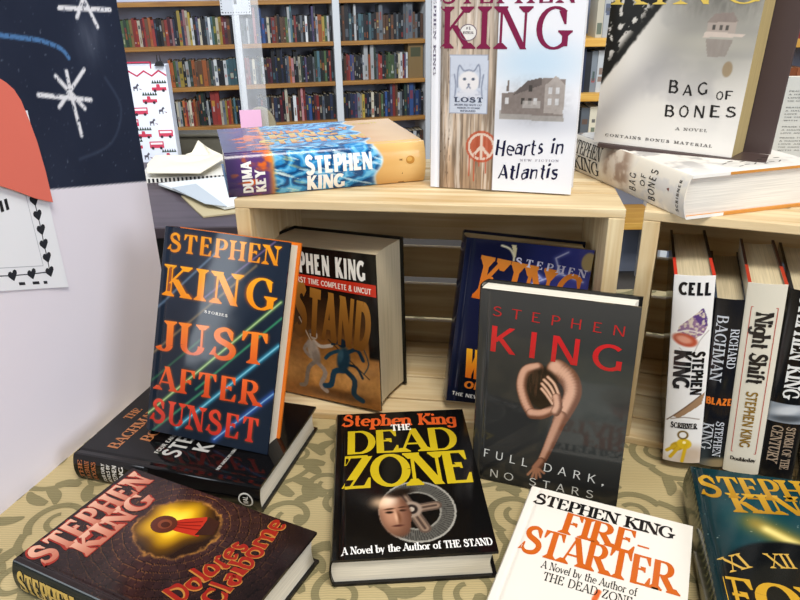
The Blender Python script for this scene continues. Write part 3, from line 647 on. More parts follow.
    for mm, h, rg in ((cm, 'baa97e', .6), (sm, '857c5a', .85)):
        mm.use_nodes = True; nt = mm.node_tree; b = nt.nodes['Principled BSDF']; b.inputs['Roughness'].default_value = rg; b.inputs['Specular IOR Level'].default_value = .3
        tc = nt.nodes.new('ShaderNodeTexCoord'); wv = nt.nodes.new('ShaderNodeTexWave'); wv.bands_direction = 'Y'; wv.inputs['Scale'].default_value = 110; wv.inputs['Distortion'].default_value = 2.5; wv.inputs['Detail'].default_value = 2
        nt.links.new(tc.outputs['Object'], wv.inputs['Vector']); r = nt.nodes.new('ShaderNodeMix'); r.data_type = 'RGBA'; cc = s2l(rgb(h))
        r.inputs[6].default_value = (*(cc * .86), 1); r.inputs[7].default_value = (*np.minimum(cc * 1.1, 1), 1); nt.links.new(wv.outputs['Fac'], r.inputs[0]); nt.links.new(r.outputs[2], b.inputs['Base Color'])
    tag(mb.build('tablecloth', [cm, sm]), 'beige damask tablecloth with olive scrolls covering the display table', 'tablecloth')
cloth()

# ------------------------------------------------------------------ display board with chalk, poster, orange disc
def panel():
    A = Vector((-.44675, .61077, TZ)); B = Vector((-.36628, .87013, TZ)); d = (B - A).normalized(); nrm = Vector((d.y, -d.x, 0))
    M = framev(A, d, Vector((0, 0, 1)), nrm); S0, S1, Hh = -.12, .346, .70
    pb = empty('display_board', 'tall board on the table, chalked navy blackboard above and plain white below', 'board', M)
    st = .0016; nx = int((S1 - S0) / st) + 1; ny = int(Hh / st) + 1
    X, Y = np.meshgrid(np.linspace(S0, S1, nx) * 1000, np.linspace(0, Hh, ny) * 1000)
    edge_ = 323 - (X - 175) * .2
    Cc = base(X, 'e8e3ee'); nav = base(X, '20283c'); sm = fbm(X / 60, Y / 90, 3); nav = nav + (sm[..., None] - .5) * .05
    smear = np.exp(-((X - 285) / 22) ** 2 - ((Y - 478) / 26) ** 2) * (.4 + fbm(X / 6, Y / 30, 5)); nav = mixc(nav, 'b8bcc8', np.clip(smear * .28, 0, 1))
    nav = mixc(nav, '9aa2b4', np.clip((vnoise(X / 2.2, Y / 2.2, 9) - .93) * 8, 0, .5))
    arc = dline(X, Y, _smooth([(230, 345), (290, 352), (320, 390), (300, 430)], 4)); nav = mixc(nav, '6a7890', np.exp(-(arc / 2) ** 2) * .25)
    gr = fbm(X / 2.2, Y / 2.2, 11, 3)
    def chalk(pts, wd, col, c0):
        dd = dline(X, Y, _smooth(pts, 4) if len(pts) > 2 else pts); k = (1 - sst(wd / 2 - 1.2, wd / 2 + 1.0, dd)) * sst(.30, .52, gr + .12)
        return mixc(c0, col, k)
    for a in ([(188, 425), (268, 408)], [(219, 441), (255, 400)], [(266, 443), (215, 408)], [(237, 444), (237, 419)], [(237, 419), (241, 371)], [(245, 511), (331, 506)], [(285, 526), (303, 488)], [(295, 530), (271, 500)]):
        nav = chalk(a, 5.6, 'e4e4ea', nav)
    nav = chalk([(130, 492), (156, 488), (181, 484), (205, 480), (224, 474), (238, 467), (245, 458)], 5.2, '4c78ac', nav)
    up = sst(-1.2, 1.2, Y - edge_); Cc = Cc * (1 - up[..., None]) + nav * up[..., None]
    mb = MB(); mb.grid(np.stack([X, Y, X * 0], -1) * .001, np.clip(Cc, 0, 1)); mb.box((S0, 0, -.016), (S1, Hh, 0), 0, rgb('cfccd6'), skip='+z')
    mb.build('painted_face', mat_print('print_chalkboard', .6, .25), pb)
    mb = MB(); mb.box((S0, 0, -.06), (S0 + .04, .012, -.0165)); mb.box((S1 - .04, 0, -.06), (S1, .012, -.0165)); mb.build('foot', white, pb)
    # poster with heart chain
    mb = MB(); Xs = np.linspace(20, 166.5, 30); Ys = np.linspace(0, 1, 20); XX, TT = np.meshgrid(Xs, Ys)
    lo = 207 + (164 - XX) * .36; YY = lo + (412 - lo) * TT; Zb = .0006 + .0012 * sst(130, 166, XX) * (1 - TT) ** 2
    Pq = np.stack([XX * .001, YY * .001, Zb], -1); mb.grid(Pq, base(XX, 'eceef4')); mb.grid(Pq - np.array([0, 0, .0006]), base(XX, 'e0e2ea'), flip=True)
    def zat(x, y):
        l = 207 + (164 - x) * .36; t = min(max((y - l) / (412 - l), 0), 1); return .0008 + .0012 * float(sst(130, 166, x)) * (1 - t) ** 2
    def put(q, c, e=0): mb.poly([(a * .001, b * .001, zat(a, b) + e) for a, b in ccw(q)], 0, rgb(c))
    def heart(x, y, s=6.2):
        L = [(0, -1), (.5, -.45), (.95, .1), (.95, .55), (.65, .85), (.25, .8), (0, .45)]; put([(x + a * s, y + b * s * 1.05) for a, b in L], '23262e'); put([(x - a * s, y + b * s * 1.05) for a, b in L], '23262e')
    hp = [(147, 318), (147, 301), (147, 284), (146, 267), (146, 251), (145, 234), (120, 241), (95, 249), (70, 258), (45, 266)]
    for x, y in hp: heart(x, y)
    for a, b in zip(hp[:-1], hp[1:]):
        for q, cc in stroke([a, b], 1.2, '3a3d46', sm=False)[0]: put(q, '3a3d46', -.0001)
    for a, b in zip([(137, 400), (138, 244), (30, 280)][:-1], [(137, 400), (138, 244), (30, 280)][1:]):
        for q, cc in stroke([a, b], .7, 'b0b4be', sm=False)[0]: put(q, 'b0b4be', -.0001)
    for x in (108, 101): put([(x, 318), (x + 4, 318), (x + 4, 330), (x, 330)], '1c1d22')
    for x, l in ((118, 9), (133, 5), (100, 8)): put([(x, 219 + (146 - x) * .36), (x + l, 219 + (146 - x - l) * .36), (x + l, 222.5 + (146 - x - l) * .36), (x, 222.5 + (146 - x) * .36)], '2a2c33')
    o = mb.build('poster', mat_print('print_paper')); o.matrix_world = M @ Matrix.Translation((0, 0, .0008)); tag(o, 'white poster bordered by a chain of black hearts pinned to the board', 'poster')
    # orange paper ornament
    pts = [(142, 444), (150, 436), (156, 424), (161, 402), (165, 379), (167.5, 346), (168, 310), (145, 321), (123, 335), (100, 348), (40, 366), (20, 400), (20, 440), (60, 470), (110, 466)]
    mb = MB(); mb.prism([(a * .001, b * .001) for a, b in ccw(pts)], .0052, .0064, axis='z')
    o = mb.build('paper_disc', mat('paper_coral', 'e0705f', .75, .03)); o.matrix_world = M; tag(o, 'coral orange rounded paper cutout hung over the heart poster', 'decoration')
panel()

# ------------------------------------------------------------------ wooden crates on their sides
pine = mat_wood('crate_pine', 'c6a674', 'e8d6b0', (4, 70, 70)); pine2 = mat_wood('crate_pine_upright', 'c2a270', 'e6d4ac', (70, 4, 70))
def crate(key, label, slat_left):
    x, y, z, yaw, le, ro, L, Hh, D = POSE[key]; D = .225; cr = empty('wooden_crate', label, 'crate', frame(x, y, 0, yaw))
    t, tk = .018, .0105
    def slats(nm, lst):
        mb = MB()
        for q in lst: mb.box(*q)
        return mb.build(nm, pine, cr, bevel=.0012)
    slats('top_panel', [((0, Hh - tk, -b), (L, Hh, -a)) for a, b in ((0, .060), (.064, .11), (.114, .168), (.172, D))])
    slats('bottom_panel', [((0, 0, -b), (L, tk, -a)) for a, b in ((0, .045), (.049, .105), (.109, .168), (.172, D))])
    slats('back_panel', [((0, a, -D), (L, b, -D + .010)) for a, b in ((.0110, .0475), (.054, .110), (.1217, .1705), (.183, .2895))])
    for sx in (0, L - t):
        if slat_left and sx == 0:
            mb = MB(); mb.box((0, tk, -.022), (t, Hh - tk, 0)); mb.box((0, tk, -D + .011), (t, Hh - tk, -D + .030))
            n = 5; g = .011; wd = (Hh - 2 * tk - g * (n - 1)) / n
            for i in range(n): mb.box((.001, tk + i * (wd + g), -D + .031), (.011, tk + i * (wd + g) + wd, -.0225))
        else: mb = MB(); mb.box((sx, tk, -D + .011), (sx + t, Hh - tk, 0))
        mb.build('end_panel', pine2, cr, bevel=.0012)
crate('CR', 'pine crate on its side holding the red-banded and the blue lightning books', False)
crate('RC', 'pine crate on its side with a row of spine-out books', True)

# ------------------------------------------------------------------ the books on display
def P_(k): return fr(k), POSE[k][6] * 1000, POSE[k][7] * 1000, POSE[k][8] * 1000
GL = dict(gloss='print_gloss', glossargs=(.14, .36))

# Dark blue book of amber glowing letters, leaning on the crate
def art_sunset(X, Y):
    c = base(X, '16202f'); n = fbm(X / 40, Y / 50, 2); c = c + (n[..., None] - .5) * .07
    c = mixc(c, '28344a', ell(X, Y, 60, 215, 90, 60, 0, .9) * .5); c = mixc(c, '101824', sst(120, 0, Y) * .35)
    g = np.zeros(X.shape)
    for t_, x0, y0, x1, y1, h in JS_T:
        for p in text_polys(t_, JSF, .1): 
            q = [(x0 + (x1 - x0) * a, y0 + (y1 - y0) * a + b * h) for a, b in p]; g = np.maximum(g, inpoly(X, Y, q))
    for _ in range(3):
        for ax in (0, 1): g = sum(np.roll(g, k, ax) for k in (-1, 0, 1)) / 3
    c = mixc(c, 'a8501c', np.clip(g * .95, 0, .9) * (1 - .0 * X))
    for (a, b, cl, wd, k) in (((0, 20), (155, 178), '7fb35a', 2.2, .75), ((40, 10), (158, 128), '3aa0c0', 3.0, .8), ((0, 95), (120, 215), 'c09a60', 1.6, .5), ((0, 150), (80, 236), '8fb0d0', 1.5, .5), ((60, 60), (158, 160), '46c07a', 1.4, .6), ((90, 5), (158, 72), '3f6fd8', 4, .6), ((8, 0), (70, 60), '5fd08a', 1.5, .5), ((60, 170), (140, 245), 'a880c0', 1.2, .5), ((0, 60), (60, 120), '4fb060', 1.4, .4)):  # foil streak print, its rainbow diffraction and pale cores painted into the colour
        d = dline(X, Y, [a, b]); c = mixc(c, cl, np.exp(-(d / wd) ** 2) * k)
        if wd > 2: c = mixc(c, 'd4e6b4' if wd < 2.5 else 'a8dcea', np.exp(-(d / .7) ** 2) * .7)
    return c
JSF = dict(T=.19, t=.065, s=.09)
JS_T = [('STEPHEN', 5, 217.5, 149, 218.5, 22), ('KING', 4, 165, 150, 165.5, 37), ('JUST', 2, 98, 145, 103, 37), ('AFTER', 4, 51.5, 146, 54.5, 29), ('SUNSET', 3, 11, 144, 11, 29)]
M, W_, H_, D_ = P_('JS'); cols = ['f2a21e', 'f6aa1c', 'ef8428', 'e8642a', 'd8442c']; c2 = ['e08a1a', 'ec8c12', 'd65a20', 'c8441e', 'b82c22']
tx = [T(*a, cols[i], JSF, col2=c2[i], track=.1 if i != 1 else .16) for i, a in enumerate(JS_T)] + [T('STORIES', 61, 152, 91, 151.2, 3.2, 'e8e6e0', SERIF, track=.25)]
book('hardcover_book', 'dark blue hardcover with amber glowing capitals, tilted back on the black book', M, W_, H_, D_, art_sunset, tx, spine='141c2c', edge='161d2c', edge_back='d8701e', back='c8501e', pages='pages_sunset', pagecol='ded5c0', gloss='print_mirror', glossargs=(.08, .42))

# Thick black and desert-brown book in the crate
def art_stand(X, Y):
    c = base(X, '14110e'); n = fbm(X / 18, Y / 18, 4)
    c = mixc(c, '4a3018', sst(172, 110, Y)); c = mixc(c, '8a5a2a', sst(120, 75, Y)); c = mixc(c, 'c08a4c', sst(84, 40, Y) * (.6 + .5 * n)); c = mixc(c, '7a4a20', sst(36, 5, Y) * .7)
    c = c * (.88 + .24 * n[..., None]); c = mixc(c, '120f0d', sst(150, 153, X) * sst(70, 78, Y))
    # two small sparring figures
    sh_ = fbm(X / 4, Y / 4, 29); c = mixc(c, '3a2414', ell(X, Y, 100, 12, 46, 7, 0, .6) * .6)
    for pts, wd, cl in (([(50, 118), (74, 66)], 1.3, 'cfc2ac'), ([(92, 92), (150, 44)], 1.5, '2a2018'), ([(70, 56), (58, 44), (52, 20), (44, 16)], 6, '7c6e60'), ([(74, 54), (84, 42), (76, 22), (84, 14)], 6.5, '94867a'), ([(70, 86), (80, 80), (96, 84)], 5, 'b4a696'), ([(62, 84), (54, 72), (62, 62)], 5, '8c7e70'),
                        ([(112, 50), (98, 46), (92, 26), (82, 22)], 8, '1c3c50'), ([(116, 50), (128, 38), (126, 18), (138, 10)], 8, '16303e'), ([(106, 78), (94, 72), (86, 64)], 5, '22404e'), ([(120, 78), (134, 84), (142, 70)], 5.5, '1a303c'), ([(144, 86), (150, 66), (142, 50)], 1.8, '323c3c'), ([(118, 60), (132, 58), (140, 44)], 4, '142630')): c = line(c, X, Y, pts, wd, cl)
    c = mixc(c, '9c8e80', ell(X, Y, 68, 71, 9, 17, .25, .25)); c = mixc(c, '6e6054', ell(X, Y, 72, 62, 6, 10, .2, .4) * .6); c = mixc(c, 'b0a290', ell(X, Y, 70, 95, 6, 6.5)); c = mixc(c, '5c4c40', ell(X, Y, 69, 100, 7, 3.4, .2))
    c = mixc(c, '1e3644', ell(X, Y, 113, 66, 9.5, 19, -.2, .25)); c = mixc(c, '3c5c68', ell(X, Y, 109, 72, 4, 10, -.2, .5) * .7); c = mixc(c, '16242e', ell(X, Y, 112, 90, 7, 6.5)); c = line(c, X, Y, [(108, 90), (97, 86)], 3.2, '1c2c34'); c = mixc(c, '7a2a1e', ell(X, Y, 122, 92, 5, 3, .4)); c = c * (.9 + .2 * sh_[..., None])
    return c
M, W_, H_, D_ = P_('ST')
tx = [T('STEPHEN KING', 24, 182, 151, 180, 27, 'f2efe8', HEAVY, .1), shape([(0, 166.5), (W_ - .2, 161), (W_ - .2, 177), (0, 180)], 'c8321e'),
      T('FIRST TIME COMPLETE & UNCUT', 46, 168.3, 158, 164, 7.5, 'f4e8dc', SANS, .06, 2), T('STAND', 40, 96, 151, 82, 70, 'a8732e', HEAVY, .06, 1, col2='6e461c'), T('THE', 8, 150, 24, 148, 12, '9a6a30', HEAVY, .05)]
book('hardcover_book', 'very thick hardcover with red band and bronze capitals standing in the crate', M, W_, H_, 84, art_stand, tx, spine='14110e', edge='0e0d0c', back='100f0e', pages='pages_stand', pagecol='cfc0a2', **GL)

# Blue lightning book
def art_wolves(X, Y):
    n = fbm(X / 30, Y / 30, 6); c = base(X, '191c38'); c = mixc(c, '4a4ea6', sst(50, 150, X) * sst(120, 180, Y + n * 30)); c = mixc(c, '26306a', sst(40, 90, X) * .4 * n)
    c = mixc(c, '10131e', sst(90, 40, Y)); c = mixc(c, 'c8b070', ell(X, Y, 153, 204, 9, 12) * .9)
    for pts in ([(150, 178), (120, 186), (100, 176), (86, 188)], [(120, 186), (112, 205), (126, 214)], [(100, 176), (70, 160), (50, 166)], [(96, 178), (84, 164), (66, 150)]):
        d = dline(X, Y, pts); c = mixc(c, '8890e0', np.exp(-(d / 3.2) ** 2) * .5); c = mixc(c, 'd8dcf8', np.exp(-(d / .9) ** 2))
    c = mixc(c, 'd8cca0', inpoly(X, Y, [(56, 216), (62, 216), (63, 200), (60, 204)])); c = line(c, X, Y, [(44, 214), (54, 211), (60, 203), (61, 197)], 2.5, 'e0d8b8'); c = mixc(c, '141a34', sst(14, 10, X) * .8)
    return c
M, W_, H_, D_ = P_('WC'); ORG = dict(T=.17, t=.11, s=.13)
tx = [T('STEPHEN', 62, 191.5, 153, 183.5, 10, 'd8d6ec', SERIF, .35), T('KING', 15, 144, 152, 130, 56, 'e08a38', ORG, .1, col2='c8621e'), T('WOLVES', 14, 36, 148, 24, 40, 'f0b028', HEAVY, .04, col2='e06a1c'), T('OF THE CALLA', 20, 20.5, 140, 10, 10.5, 'e07a28', HEAVY, .08), T('THE NEW NOVEL', 6, 9, 70, 4, 5, 'd8d4cc', SANS)]
book('hardcover_book', 'blue lightning-streaked hardcover with orange capitals, tilted inside the crate', M, W_, H_, 52, art_wolves, tx, spine='171a30', edge='15182c', back='15182c', pages='pages_wolves', pagecol='cbb88e', **GL)

# Charcoal book with a hunched figure
def art_dark(X, Y):
    n = fbm(X / 60, Y / 60, 8); c = base(X, '2e2e2d') + (n[..., None] - .5) * .05; c = mixc(c, '4c4b49', sst(150, 235, Y) * .65); c = mixc(c, '3c4442', ell(X, Y, 128, 120, 45, 60, 0, .9) * .6); c = mixc(c, '161616', sst(70, 0, Y) * .6)
    X = 80 + (X - 79) / .94
    def limb(c, pts, w0, cl, sh, w1=None):
        q = _smooth(pts, 5); w1 = w1 or w0; n_ = len(q); best = np.full(X.shape, 9.0); lit = np.zeros(X.shape)
        for i in range(n_ - 1):
            wd = w0 + (w1 - w0) * i / (n_ - 1); d = dline(X, Y, q[i:i + 2]) / (wd / 2); dl = dline(X + wd * .13, Y - wd * .13, q[i:i + 2]) / (wd / 2)
            m_ = d < best; best = np.where(m_, d, best); lit = np.where(m_, dl, lit)
        c = mixc(c, sh, 1 - sst(.9, 1.06, best)); return mixc(c, cl, (1 - sst(.25, 1.0, lit)) * (1 - sst(.8, 1.0, best)))
    sk, sd = 'cc9c82', '6a4432'
    c = mixc(c, '20150f', ell(X, Y, 76, 128, 24, 26, .2)); c = limb(c, [(88, 153), (101, 145), (107, 130), (103, 112), (95, 92)], 25, 'd2a48a', sd, 15); c = limb(c, [(66, 152), (53, 146), (49, 128), (55, 108), (63, 96)], 13, sk, sd, 12)
    c = limb(c, [(63, 96), (76, 98), (92, 110)], 13, sk, sd, 11); c = limb(c, [(97, 98), (90, 74), (84, 54), (78, 36)], 15, 'b98a70', sd, 9); c = limb(c, [(79, 38), (73, 28)], 11, '96664e', '523426')
    c = mixc(c, '1e130d', ell(X, Y, 74, 129, 19, 23, .25)); st_ = fbm(X / 2.2, Y / 16, 13); c = mixc(c, '4e3222', ell(X, Y, 72, 133, 16, 18, .3) * np.clip(st_ - .45, 0, 1) * 1.8)
    for k, (a, b, e) in enumerate((((78, 143), (86, 136), (92, 124)), ((74, 139), (82, 132), (89, 120)), ((72, 134), (79, 127), (87, 116)), ((72, 128), (78, 122), (86, 112)))): c = line(c, X, Y, [a, b, e], 3.6, '8a5a42'); c = line(c, X, Y, [a, b, e], 2.4, 'dcb498')
    c = limb(c, [(90, 120), (92, 110), (90, 103)], 11, 'd0a288', sd)
    for a in ((-7, -8), (-2, -11), (3, -11), (8, -8), (12, -2)): c = line(c, X, Y, [(73 + a[0] * .3, 28), (71 + a[0], 26 + a[1])], 3, '96664c')
    return c
M, W_, H_, D_ = P_('FD')
tx = [T('STEPHEN', 14, 205, 149, 200.5, 11, 'b02c2a', dict(T=.1, t=.09, s=0), .6), T('KING', 13.5, 163.5, 150, 160, 30, 'c8282a', dict(T=.145, t=.125, s=0), .3, col2='b01e22'),
      T('FULL DARK,', 12, 30.5, 147, 23.5, 10.5, 'd0d0cc', LIGHT, .5), T('NO STARS', 21, 5.5, 137, 4, 10, 'c4c4c0', LIGHT, .5)]
book('hardcover_book', 'charcoal hardcover with a hunched bare-armed figure standing before the crate', M, W_, H_, 36, art_dark, tx, spine='1c1c1c', edge='30302f', edge_back='1a1a1a', back='1a1a1a', pages='pages_dark', pagecol='ece6d8', gloss='print_mirror', glossargs=(.08, .42))

# Black book with yellow title lying in front
def art_wheel(X, Y):
    c = base(X, '0c0b0b'); r = er(X, Y, 86, 63, 40, 46); an = np.arctan2((Y - 65) / 46, (X - 80) / 40)
    ring = (r > .58) & (r < 1.0); c = mixc(c, '5c5a54', ring * 1.0); tick = (np.abs(((an * 44 / 3.1416) % 1) - .5) < .2) & (r > .64) & (r < .95); c = mixc(c, '262422', tick * .75); c = mixc(c, 'a09c92', ((r > .95) & (r < 1.0)) * 1.0); c = mixc(c, '8a867c', ((r > .58) & (r < .62)) * 1.0)
    ins = r < .58; c = mixc(c, '0e0d0d', ins * 1.0)
    for a_, l in ((.15, 26), (2.0, 26), (-1.15, 28)):
        p = [(80, 65), (80 + l * math.cos(a_), 65 + l * 1.12 * math.sin(a_))]; c = line(c, X, Y, p, 13, '5a4a40'); c = line(c, X, Y, p, 8, '8c7462'); c = line(c, X, Y, p, 3, '4a3a32')
    c = mixc(c, '9a8676', ell(X, Y, 80, 65, 11, 12)); c = mixc(c, '2a2220', ell(X, Y, 80, 65, 6.5, 7.3)); c = mixc(c, 'b8a898', ell(X, Y, 80, 65, 3, 3.4))
    f = ell(X, Y, 63, 58, 16.5, 32, .14, .12) * (X < 80 + (Y - 60) * .12); c = mixc(c, '5a3a2a', f); c = mixc(c, 'b8866a', ell(X, Y, 59, 62, 12, 25, .1, .8) * f); c = mixc(c, 'f4dcc4', ell(X, Y, 55, 80, 9, 8, .4, .9) * f)
    for q in ((57, 62, 4, 1.8), (71, 64, 3.6, 1.7)): c = mixc(c, '20140e', ell(X, Y, *q, 0, .5) * f)
    for q in ((57, 67, 5.5, 1.3), (71, 69, 4.5, 1.2)): c = mixc(c, '3a2418', ell(X, Y, *q, .12, .6) * f)
    c = mixc(c, '6e452f', ell(X, Y, 66, 54, 2.6, 9, .1, .8) * f); c = mixc(c, 'd8a888', ell(X, Y, 63.5, 55, 1.6, 8, .1, .9) * f); c = mixc(c, '4e2a22', ell(X, Y, 65, 42, 6, 1.4, .05, .5) * f); c = mixc(c, '7a5040', ell(X, Y, 74, 52, 5, 22, 0, .9) * .5 * f); c = mixc(c, 'f0c8a0', np.exp(-er(X, Y, 47, 78, 10, 9) ** 2) * .75); c = mixc(c, '18100c', ell(X, Y, 70, 92, 14, 6, .25, .6) * .9)
    return c
M, W_, H_, D_ = P_('DZ')
tx = [T('Stephen King', 5, 219.5, 147, 213.5, 25, 'dc5c26', dict(T=.21, t=.1, s=.08), .0), T('THE', 66, 205, 90, 205.5, 13, 'f2f0ea', dict(T=.22, t=.1, s=.07), .02, 3), T('DEAD', 13, 162.5, 143, 162, 46, 'c4aa1e', dict(T=.2, t=.07, s=.12), -.05),
      T('ZONE', 7, 101.5, 151, 102.5, 58, 'c4aa1e', dict(T=.2, t=.08, s=.1), -.06), T('A Novel by the Author of THE STAND', 8, 6, 155, 8.5, 10, 'f4f2ee', dict(T=.2, t=.08, s=.07), -.01)]
book('hardcover_book', 'black hardcover with big yellow title and roulette wheel, flat on the cloth', M, W_, H_, D_, art_wheel, tx, spine='0e0d0d', edge='161414', back='0e0d0d', pages='pages_white', pagecol='e4dccb', **GL)

# White book with orange title
def art_fire(X, Y):
    c = base(X, 'ece6dc')
    for pts, wd, cl in (([(90, 40), (86, 60), (89, 80), (86, 100), (88, 116)], 5, 'd8622a'), ([(88, 60), (96, 78), (93, 96)], 4, 'e08a3a'), ([(88, 70), (79, 84), (81, 100)], 4, 'd8541e'), ([(90, 50), (100, 66), (102, 86)], 3, 'e8a04a'), ([(86, 40), (76, 62), (74, 78)], 3, 'c8481c')): c = line(c, X, Y, pts, wd, cl)
    c = mixc(c, 'c8b09a', ell(X, Y, 86, 40, 26, 30, 0, .3)); c = mixc(c, '7a3c20', ell(X, Y, 88, 66, 12, 10, 0, .5))
    return c
M, W_, H_, D_ = P_('FS')
tx = [T('STEPHEN KING', 6, 209, 146, 208, 17, '1c1a1a', SERIF, -.05), T('FIRE-', 39, 176, 124, 174, 32, 'cc621e', dict(T=.2, t=.07, s=.11), -.05), T('STARTER', 8, 137, 155, 137.5, 38, 'cc621e', dict(T=.2, t=.07, s=.11), -.06),
      T('A Novel by the Author of', 34, 134 - 10, 120, 133 - 10, 10, '1c1a1a', dict(T=.14, t=.07, s=.06), 0), T('THE DEAD ZONE', 39, 110, 117, 110, 10.5, '1c1a1a', dict(T=.13, t=.06, s=.08), 0)]
book('hardcover_book', 'white hardcover with large orange title lying nearest the camera', M, W_, H_, D_, art_fire, tx, spine='e8e2d8', edge='d8d2c8', back='e8e2d8', **GL)

# Teal book with gold title
def art_four(X, Y):
    n = fbm(X / 40, Y / 30, 14); c = base(X, '0f2c32') + (n[..., None] - .5) * .1; c = mixc(c, '1c5058', ell(X, Y, 60, 180, 60, 60, 0, .9) * .6); c = mixc(c, '0c1c1e', sst(30, 0, X) * .5)
    c = mixc(c, 'dfe8d8', np.clip((vnoise(X / 1.6, Y / 1.6, 15) - .955) * 20, 0, 1) * .7)
    d = dline(X, Y, [(52, 160), (118, 116)]); c = mixc(c, 'b08a2a', np.exp(-(d / 14) ** 2) * .75); c = mixc(c, 'f4e08a', np.exp(-(dline(X, Y, [(60, 154), (90, 134)]) / 6) ** 2) * .9)
    c = mixc(c, '0e1012', ell(X, Y, 84, 76, 76, 64, -.1, .05)); c = mixc(c, '2c2a22', ell(X, Y, 84, 70, 56, 46, -.1, .1) * .5)
    return c
def numeral(x, y, ang, txt): 
    return T(txt, x, y, x + 24 * math.cos(ang), y + 24 * math.sin(ang), 18, 'c8a04a', ROMAN, .0)
M, W_, H_, D_ = P_('FP')
tx = [T('STEPHEN', 6, 191, 157, 211, 34, 'c89a2e', SERIF, -.02, col2='a87a1c'), T('KING', 33, 173, 132, 187, 29, 'c89a2e', SERIF, .0, col2='a87a1c'), T('FOUR', 5, 43, 140, 45, 40, 'c89a2e', dict(T=.24, t=.08, s=.12), -.02), T('PAST', 12, 2, 120, 2, 36, 'c89a2e', dict(T=.24, t=.08, s=.12), -.02), numeral(52, 102, .2, 'XII'), numeral(92, 106, -.5, 'I'), numeral(16, 88, .5, 'XI')]
book('hardcover_book', 'teal starry hardcover with gold lettering and clock face at the cloth edge', M, W_, H_, D_, art_four, tx, spine=lambda A, Y: mixc(base(A, '2a2c20'), '6a6440', (np.abs(((Y + 6 * np.sin(A / 5)) / 9) % 1 - .5) < .22) * .6), edge='1c2622', back='142022', **GL)  # spine bands paint a basket-like reflection into the colour

# Brown well-like book
def art_well(X, Y):
    x0, y0 = 98, 130; r = np.hypot((X - x0) / 1.0, (Y - y0) / 1.1); an = np.arctan2((Y - y0) / 1.1, X - x0); n = fbm(X / 10, Y / 10, 16)
    c = base(X, '3c2524') * (.75 + .5 * n[..., None]); rr = r / (1 + .05 * (n - .5)); ri = np.floor((rr - 38) / 9.5); wob = ((rr - 38) / 9.5) % 1
    bl = (an * (6 + ri * 1.1) + ri * .5) % 1; mort = ((wob < .1) | (bl < .06)) & (rr > 38); c = mixc(c, '1a0f10', mort * .8); hl = ((wob > .1) & (wob < .17) | (bl > .06) & (bl < .1)) & (rr > 38); c = mixc(c, '8a5a34', hl * np.clip(1.3 - rr / 110, 0, 1) * n * 1.6)
    c = c * np.clip(1.25 - rr / 160, .5, 1.2)[..., None]
    star = 30 + 9 * np.cos(an * 4 + .5) + 4 * np.sin(an * 7); rr = rr + 9 * (fbm(X / 7, Y / 7, 19) - .5) * (rr < 60); inside = 1 - sst(37, 41, rr); c = mixc(c, '2a1a12', inside)
    rs = np.hypot(X - 103, Y - 138) / (1 + .10 * np.cos(5 * np.arctan2(Y - 138, X - 103) + 1.2)); c = mixc(c, 'c8860e', np.clip(1.5 - rs / 30, 0, 1) * inside); c = mixc(c, 'f4c41e', np.clip(1.5 - rs / 23, 0, 1) * inside); c = mixc(c, 'ffe45a', np.clip(1.1 - rs / 20, 0, 1)); c = mixc(c, '3a2410', sst(150, 105, Y + (X - 60) * .6) * 0 * inside); c = mixc(c, 'c88a3a', np.exp(-((rr - 40) / 1.5) ** 2) * n)
    return c
M, W_, H_, D_ = P_('DC'); DCF = dict(T=.24, t=.1, s=.07); RB_ = dict(T=.2, t=.13, s=.04)
fx, fy, fa = 96, 145, -1.2
def fg(a, b): return (fx + a * math.cos(fa) - b * math.sin(fa), fy + a * math.sin(fa) + b * math.cos(fa))
tx = [T('STEPHEN', 6, 206, 147, 203, 33, '962a1e', DCF, .04, 1, grow=.07), T('STEPHEN', 7, 207, 146, 204, 31, 'dcaa92', DCF, .04, 2, col2='b86a54'), T('KING', 31, 180, 124, 178, 30, '962a1e', DCF, .05, 1, grow=.07), T('KING', 32, 181, 123, 179, 28, 'dcaa92', DCF, .05, 2, col2='b86a54'),
      T('Dolores', 25, 62, 106, 48, 24, 'b87a38', RB_, .04, 1, jit=1.2, grow=.07), T('Dolores', 26, 62.3, 106.5, 48.3, 23.5, '98241a', RB_, .04, 2, jit=1.2), T('Claiborne', 36, 28, 149, 34, 24, 'b87a38', RB_, .04, 1, jit=1.2, grow=.07), T('Claiborne', 37, 28.3, 149.5, 34.3, 23.5, '98241a', RB_, .04, 2, jit=1.2),
      shape([fg(*q) for q in ((6, -5), (16, -9), (40, -15), (44, 0), (40, 13), (18, 9), (8, 5))], 'b8301e', 1), shape([fg(*q) for q in ((36, -13), (54, -12), (56, 6), (42, 13), (40, 0))], '3a2018', 2), disc(*fg(0, 0), 12, 14, '5a2a1c', 3), disc(*fg(1, 0), 6.5, 7.5, '7e4028', 4), disc(*fg(2, -1), 4, 5, '4a2216', 5)]
for k in (-6, 0, 6): tx.append(stroke([fg(12, k * .4), fg(38, k)], 1.5, '8a1e14', 2, sm=False))
stx = [T('STEPHEN', 7, 236, 7, 160, D_ - 15, 'c8a85a', BOLD, -.02), T('KING', 8, 152, 8, 112, D_ - 16, 'c8a85a', BOLD, -.02), T('DOLORES CLAIBORNE', 12, 104, 12, 34, D_ - 22, 'b8281c', BOLD, -.02)]
book('hardcover_book', 'brown brick-well hardcover with red-edged lettering and a yellow glow at its centre', M, W_, H_, D_, art_well, tx, spine='1a2020', spine_texts=stx, edge='1c1614', edge_back='141210', back='171312', pages='pages_white', pagecol='e4dccb', bulge=5, **GL)

